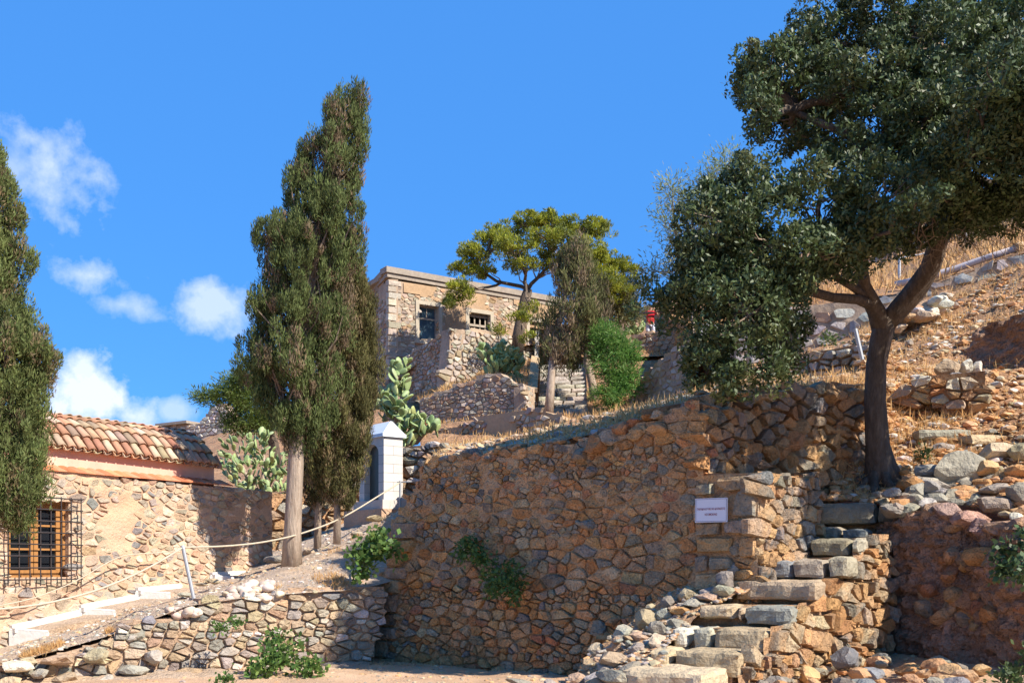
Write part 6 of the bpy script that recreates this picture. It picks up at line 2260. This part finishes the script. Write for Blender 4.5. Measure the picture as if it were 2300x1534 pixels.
bush('olive_shrub', 'dusty olive green shrub behind the right side of the umbrella pine', [(1380, 660, 44, 55, 50), (1410, 640, 45, 40, 35), (1400, 710, 44, 50, 35), (1350, 700, 43.5, 35, 40)], 22, 50, .2, .18, .035,
     (.135, .125, .045), 'soft_leaf', [P(1390, 770, 44), P(1388, 720, 44)], 'shrub', alt=(.19, .17, .08), alt_p=.3, r_main=.05, r_twig=.015)
bush('feathery_bush', 'tall bright green feathery bush beside the far stairs', [(1365, 765, 36.3, 36, 36), (1345, 745, 36.3, 24, 22), (1395, 790, 36.2, 38, 40), (1420, 800, 36.2, 24, 22), (1385, 840, 36.0, 44, 40), (1370, 890, 35.8, 42, 28), (1410, 860, 36, 28, 36), (1345, 810, 36.4, 26, 36)],
     44, 60, .13, .14, .026, (.105, .215, .040), 'soft_leaf', [P(1385, 915, 36.2), P(1385, 880, 36.2)], alt=(.16, .26, .06), alt_p=.3, r_main=.03, r_twig=.01, dev=.25)
bush('wispy_tree', 'thin pale grey wispy tree rising left of the big dark tree', [(1510, 430, 30, 32, 45), (1500, 500, 30, 24, 40), (1545, 520, 30, 34, 40), (1600, 400, 30, 40, 45), (1640, 360, 30, 40, 22), (1560, 450, 30, 30, 50), (1520, 570, 30, 34, 30), (1600, 460, 30, 40, 40), (1470, 610, 31, 30, 24), (1520, 620, 30.5, 40, 25)],
     22, 40, .2, .15, .028, (.21, .25, .115), 'soft_leaf', [P(1560, 800, 30), P(1555, 700, 30), P(1545, 600, 30)], 'tree', shell=.2, alt=(.25, .25, .14), alt_p=.3, r_main=.035, r_twig=.012, twig=1, bark='bark_pale')
bush('oleander_bush', 'grey green bush left of the person in red', [(1420, 702, 44.5, 20, 18), (1412, 690, 44.5, 20, 16)], 30, 50, .16, .2, .05, (.08, .10, .06), 'leaf', [P(1425, 745, 44.5), P(1425, 720, 44.5)], r_main=.03, r_twig=.012)

# --- caper and fig bushes with lobed leaves
CAP = (.105, .185, .045)
bush('fig_bush', 'light green leafy bush hanging off the left end of the big wall', [(840, 1230, 12.0, 36, 26), (815, 1265, 12.0, 30, 30), (865, 1250, 11.95, 28, 32), (805, 1240, 12.1, 20, 18), (850, 1205, 12.1, 24, 18)], 120, 22, .05, .062, .052,
     CAP, 'soft_leaf', [P(860, 1200, 12.4), P(850, 1230, 12.2)], alt=(.16, .23, .06), alt_p=.3, shell=.5, up=-.1, r_main=.008, r_twig=.004)
bush('caper_bush', 'fresh green spreading bush at the foot of the low sunlit wall', [(635, 1470, 10.9, 48, 34), (600, 1490, 10.8, 40, 24), (680, 1495, 10.8, 32, 20), (625, 1440, 11.0, 30, 22), (575, 1500, 10.7, 26, 12), (705, 1500, 10.8, 18, 10)], 125, 22, .05, .052, .042,
     CAP, 'soft_leaf', [P(630, 1505, 11.1), P(630, 1490, 11.0)], alt=(.17, .24, .06), alt_p=.3, shell=.5, up=.2, r_main=.008, r_twig=.004)
bush('caper_bush', 'larger dark green bush growing from the middle of the shaded big wall', [(1125, 1290, 11.15, 42, 34), (1130, 1330, 11.05, 38, 34), (1095, 1300, 11.2, 22, 28), (1155, 1310, 11.05, 24, 32)], 150, 24, .045, .046, .03,
     (.085, .15, .04), 'soft_leaf', [fm.pt(1120, 1260), fm.pt(1120, 1280) + fm.n * .1], shell=.5, up=-.3, r_main=.007, r_twig=.003)
bush('caper_bush', 'smaller dark green bush on the shaded wall above its larger neighbour', [(1050, 1222, 11.55, 18, 16), (1070, 1240, 11.5, 20, 16), (1040, 1240, 11.55, 10, 12), (1085, 1255, 11.45, 10, 8)], 150, 24, .04, .046, .03,
     (.085, .15, .04), 'soft_leaf', [fm.pt(1050, 1210), fm.pt(1052, 1220) + fm.n * .1], shell=.5, up=-.3, r_main=.006, r_twig=.003)
bush('carob_bush', 'dark round leaved bush entering at the right edge above the rock recess', [(2290, 1240, 8.9, 50, 30), (2300, 1285, 8.8, 45, 28), (2262, 1280, 8.9, 24, 18), (2330, 1220, 8.9, 50, 30)], 130, 22, .045, .05, .042,
     (.06, .10, .035), 'leaf', [P(2380, 1260, 9.0), P(2340, 1260, 9.0)], shell=.5, up=-.1, r_main=.008, r_twig=.004)
bush('weed_bush', 'shaded bush in the bottom right corner', [(2290, 1500, 8.0, 46, 26), (2265, 1530, 7.9, 34, 18), (2310, 1465, 8.0, 30, 22)], 130, 22, .045, .05, .03,
     (.07, .105, .035), 'soft_leaf', [P(2310, 1560, 8.1), P(2300, 1530, 8.0)], shell=.5, r_main=.008, r_twig=.004)
bush('small_weed', 'small trailing green plant in the joints of the low wall', [(500, 1408, 10.95, 30, 6), (530, 1396, 10.95, 12, 10)], 120, 14, .03, .036, .028, CAP, 'soft_leaf', [P(520, 1400, 11.1), P(520, 1402, 11.0)], 'plant', r_main=.004, r_twig=.002)
bush('small_weed', 'small dark green tuft among stones right of the trunk foot', [(2085, 1020, 11.6, 24, 10)], 160, 20, .04, .045, .02, (.07, .11, .03), 'soft_leaf', [P(2085, 1035, 11.6), P(2085, 1028, 11.6)], 'plant', r_main=.004, r_twig=.002)
bush('small_weed', 'green tuft beside the low pale rubble wall', [(1870, 762, 15.5, 24, 10)], 100, 20, .05, .06, .025, (.09, .12, .035), 'soft_leaf', [P(1870, 775, 15.5), P(1870, 768, 15.5)], 'plant', r_main=.004, r_twig=.002)
bush('small_weed', 'low green sprig on the yard floor near the bottom of the picture', [(500, 1525, 9.9, 34, 6)], 120, 14, .03, .045, .03, CAP, 'soft_leaf', [P(500, 1534, 9.95), P(500, 1530, 9.9)], 'plant', r_main=.004, r_twig=.002)


# --- prickly pears: every pad an object that shares one mesh
def pad_mesh():
    V, Fc = [], []
    prof = [(0.0, .16), (.18, .30), (.42, .44), (.68, .50), (.88, .38), (1.0, 0.12)]
    n = 10
    for (z, w) in prof:
        for k in range(n):
            a = 2 * math.pi * k / n
            V.append((math.cos(a) * w * .62, math.sin(a) * .075 * (0.5 + w), z))
    for i in range(len(prof) - 1):
        for k in range(n):
            Fc.append((i * n + k, i * n + (k + 1) % n, (i + 1) * n + (k + 1) % n, (i + 1) * n + k))
    Fc.append(tuple(range(n - 1, -1, -1)))
    Fc.append(tuple((len(prof) - 1) * n + k for k in range(n)))
    out = []
    for j, c in enumerate(((.23, .30, .115), (.29, .36, .14), (.19, .26, .10), (.38, .40, .15), (.32, .37, .18))):
        me = bpy.data.meshes.new('pad')
        me.from_pydata(V, [], Fc)
        me.materials.append(M['pad'])
        me.polygons.foreach_set('use_smooth', np.ones(len(me.polygons), dtype=bool))
        ca = me.color_attributes.new('Col', 'FLOAT_COLOR', 'POINT')
        ca.data.foreach_set('color', np.tile([*c, 1.0], len(V)))
        out.append(me)
    return out


PADS = pad_mesh()


def cactus(label, zones, size, n, seed, base):
    """zones: crown lobes; pads grow upward and outward in chains from the lobe floors"""
    rng = random.Random(seed)
    th = empty('prickly_pear', base, label, 'cactus', 'prickly pear clumps')
    cnt = 0
    tot = sum(e[3] * e[4] for e in zones)
    g = Geo()
    for e in zones:
        m_ = max(3, int(n * e[3] * e[4] / tot))
        c = P(*e[:3])
        rx, rz = e[3] / F * e[2], e[4] / F * e[2]
        for k in range(m_):
            d = Vector((rng.gauss(0, 1), rng.gauss(0, 1) - .4, rng.gauss(0, 1))).normalized() * rng.uniform(.45, 1.0)
            p = c + Vector((d.x * rx, d.y * (rx + rz) / 2, d.z * rz))
            s = size * rng.uniform(.65, 1.15)
            dirv = Vector((d.x * .8 + rng.gauss(0, .35), d.y * .6 + rng.gauss(0, .35), .75 + rng.gauss(0, .35))).normalized()
            o = bpy.data.objects.new('pad', rng.choices(PADS, [4, 3, 3, 1, 2])[0])
            COL.objects.link(o)
            o.parent = th
            q = dirv.to_track_quat('Z', 'Y') @ Quaternion((0, 0, 1), rng.gauss(0, .8))
            o.rotation_mode = 'QUATERNION'
            o.rotation_quaternion = q
            o.scale = (s * rng.uniform(.85, 1.1), s, s)
            o.location = p - dirv * s * .5 - th.location
            cnt += 1
        limb(g, base, c, size * .3, size * .14, rng, seg=4, n=6)
    g.build('stem', 'bark_pale', th, smooth=True)
    return th


cactus('dense prickly pear thicket filling the gap behind the chapel roof end', [(530, 1010, 19, 45, 38), (590, 1000, 19.2, 50, 36), (560, 1060, 18.7, 65, 40), (620, 1050, 18.8, 45, 50), (600, 1100, 18.6, 70, 30), (640, 1120, 18.3, 60, 40), (515, 1060, 18.9, 30, 30)], .165, 300, 401, P(590, 1125, 18.8))
cactus('tall bright prickly pear arching above the shrine roof', [(897, 822, 22.5, 26, 20), (895, 860, 22.3, 26, 28), (890, 910, 22.1, 38, 34), (915, 945, 22.0, 38, 30), (950, 950, 21.9, 26, 26), (905, 985, 21.8, 30, 20), (860, 900, 22.5, 22, 40), (975, 962, 21.9, 14, 12)], .27, 190, 402, P(895, 1010, 22.2))
cactus('prickly pear clump leaning on the sunlit platform wall', [(1095, 790, 38.6, 24, 20), (1130, 790, 38.5, 34, 22), (1120, 820, 38.4, 44, 24), (1155, 810, 38.4, 20, 28), (1160, 850, 38.2, 20, 10)], .36, 170, 403, P(1125, 850, 38.6))
cactus('small prickly pear on the terrace edge beside the person in red', [(1425, 738, 43.9, 22, 15), (1410, 750, 43.9, 14, 12)], .4, 34, 404, P(1425, 760, 43.9))

# ================================================================ DRY GRASS
def grass(name, evs, n, L, W, label, seed, lay=.6, pal=((.60, .36, .14), (.66, .43, .19), (.50, .28, .11)), mask=None):
    rng = random.Random(seed)
    C, D, cols = [], [], []
    tries = 0
    while len(C) < n and tries < n * 6:
        tries += 1
        ev, sr, tr_ = evs[rng.randrange(len(evs))]
        s, t_ = rng.uniform(*sr), rng.uniform(*tr_)
        q = ev(s, t_)
        k = noise.noise(Vector((q.x * 1.1, q.y * 1.1, seed)))
        if k < -.12 and rng.random() < .85:
            continue
        if mask and not mask(q):
            continue
        a = rng.uniform(0, 6.28)
        e = lay * rng.random()
        d = Vector((math.cos(a) * e, math.sin(a) * e, 1 - e + .08))
        l = L * rng.uniform(.5, 1.4)
        C.append((q + d.normalized() * l * .42)[:])
        D.append((d.normalized() * rng.uniform(.6, 1.3))[:])
        cols.append(rng.choice(pal))
    C, D, cols = np.array(C), np.array(D), np.array(cols)
    cols = cols * NP.uniform(.75, 1.2, size=(len(cols), 1))
    o = leaf_mesh(name, C, D, L, W, cols, 'straw', None, 'stuff', wvar=.5)
    return tag(o, label, 'dry grass')


grass('hillside_grass', [(slope, (0, .62), (.16, .98)), (slope, (0, .62), (.3, .9))], 7000, .16, .008, 'dead golden grass and stalks covering the right hillside', 501, lay=.95)
grass('terrace_grass', [(terrace, (0, 1), (.02, .5)), (terrace, (.3, 1), (.0, .2)), (terrace, (0, 1), (.3, .95))], 6500, .16, .010, 'pale dry grass along the top of the big retaining wall', 502, lay=.9)
grass('path_grass', [(path, (.55, .98), (.02, .22)), (path, (.78, 1), (.0, .4)), (path, (.18, .42), (.0, .12))], 2600, .08, .005, 'thin dry grass tufts on the bank below the path', 503, lay=.9,
      mask=lambda q: noise.noise(Vector((q.x * 2.2, q.y * 2.2, 7))) > .12)
grass('upper_grass', [(upper, (0, .7), (.0, .9))], 12000, .3, .02, 'dry straw coloured grass on the high hillside behind the tree', 504, lay=.8)
grass('bank_grass', [(mid, (0, 1), (0, 1)), (midslope, (0, 1), (0, 1)), (bank, (0, 1), (0, .4)), (plateau, (0, 1), (0, .3))], 7000, .22, .02, 'dry grass on the banks around the far walls and stairs', 505, lay=.8)
grass('yard_litter', [(court, (.25, .62), (.86, .97))], 1600, .05, .006, 'dry leaf litter on the yard floor at the foot of the big wall', 506, lay=1.0, pal=((.40, .27, .14), (.50, .38, .2)))
grass('root_litter', [(slope, (0, .5), (.0, .25))], 3000, .09, .006, 'dry straw and litter among the roots and stones under the tree', 507, lay=1.0)
# long reed stems lying on the slope
g = Geo()
for k in range(60):
    q = slope(rl_.uniform(.05, .6), rl_.uniform(.15, .7)) + Vector((0, 0, .03))
    a = rl_.uniform(-.6, .6)
    L = rl_.uniform(.15, .5)
    limb(g, q, q + Vector((math.cos(a) * L, rl_.uniform(-.05, .3), rl_.uniform(.0, .25) * L * 2)), .005, .003, rl_, seg=3, n=4, wig=.05)
o = g.build('dry_stalks', 'straw')
ca = o.data.color_attributes['Col']
ca.data.foreach_set('color', np.tile([.62, .48, .3, 1.0], len(o.data.vertices)))
tag(o, 'long pale dead stalks lying and leaning in the hillside grass', 'dry stalks', kind='stuff')

# ================================================================ PERSON IN RED
pe = empty('person', P(1461, 775, 45.6), 'person in red shirt and pale checked shorts raising both hands to the face', 'person')
pb_ = pe.location.copy()


def skin_body(name, verts, edges, radii, mat, root=0, sub=1):
    me = bpy.data.meshes.new(name)
    me.from_pydata([Vector(v) for v in verts], edges, [])
    me.materials.append(M[mat])
    o = bpy.data.objects.new(name, me)
    COL.objects.link(o)
    o.parent = pe
    md = o.modifiers.new('skin', 'SKIN')
    for i, r in enumerate(radii):
        sv = me.skin_vertices[0].data[i]
        sv.radius = (r, r * .85) if not isinstance(r, tuple) else r
        sv.use_root = (i == root)
    sb_ = o.modifiers.new('smooth', 'SUBSURF')
    sb_.levels = sb_.render_levels = sub
    return o


body_v = [(0, 0, .92), (0, 0, 1.12), (0, 0, 1.36), (0, -.01, 1.47), (0, -.03, 1.56), (0, -.04, 1.66),
          (-.10, 0, .86), (-.12, -.02, .48), (-.12, .02, .10), (-.12, -.1, .04),
          (.10, 0, .86), (.13, .0, .48), (.14, .04, .10), (.15, -.08, .04),
          (-.18, 0, 1.40), (-.30, -.12, 1.24), (-.14, -.30, 1.46), (-.07, -.33, 1.53),
          (.18, 0, 1.40), (.30, -.12, 1.24), (.14, -.30, 1.46), (.07, -.33, 1.53)]
body_e = [(0, 1), (1, 2), (2, 3), (3, 4), (4, 5), (0, 6), (6, 7), (7, 8), (8, 9), (0, 10), (10, 11), (11, 12), (12, 13), (2, 14), (14, 15), (15, 16), (16, 17), (2, 18), (18, 19), (19, 20), (20, 21)]
body_r = [.13, .125, .14, .055, .075, .085, .085, .055, .04, .035, .085, .055, .04, .035, .05, .042, .032, .035, .05, .042, .032, .035]
skin_body('body', body_v, body_e, body_r, 'skin')
sv_ = [(0, 0, .84), (0, 0, 1.08), (0, 0, 1.36), (0, 0, 1.44), (-.18, 0, 1.40), (-.27, -.09, 1.28), (.18, 0, 1.40), (.27, -.09, 1.28)]
skin_body('shirt', sv_, [(0, 1), (1, 2), (2, 3), (2, 4), (4, 5), (2, 6), (6, 7)], [.185, .175, .175, .075, .085, .075, .085, .075], 'red')
skin_body('shorts', [(0, 0, .97), (-.10, 0, .82), (-.13, -.01, .52), (.10, 0, .82), (.14, 0, .52)], [(0, 1), (1, 2), (0, 3), (3, 4)], [.165, .11, .105, .11, .105], 'check')
skin_body('hair', [(0, .01, 1.62), (0, .01, 1.70)], [(0, 1)], [.10, .09], 'hair')
g = Geo()
g.box((pb_.x, pb_.y - .38, pb_.z + 1.56), (.06, 0, 0), (0, .025, 0), (0, 0, .04), (.03, .03, .03))
o = g.build('camera_in_hands', 'hair')
tag(o, 'small dark camera held up to the face of the person in red', 'camera', kind='thing')
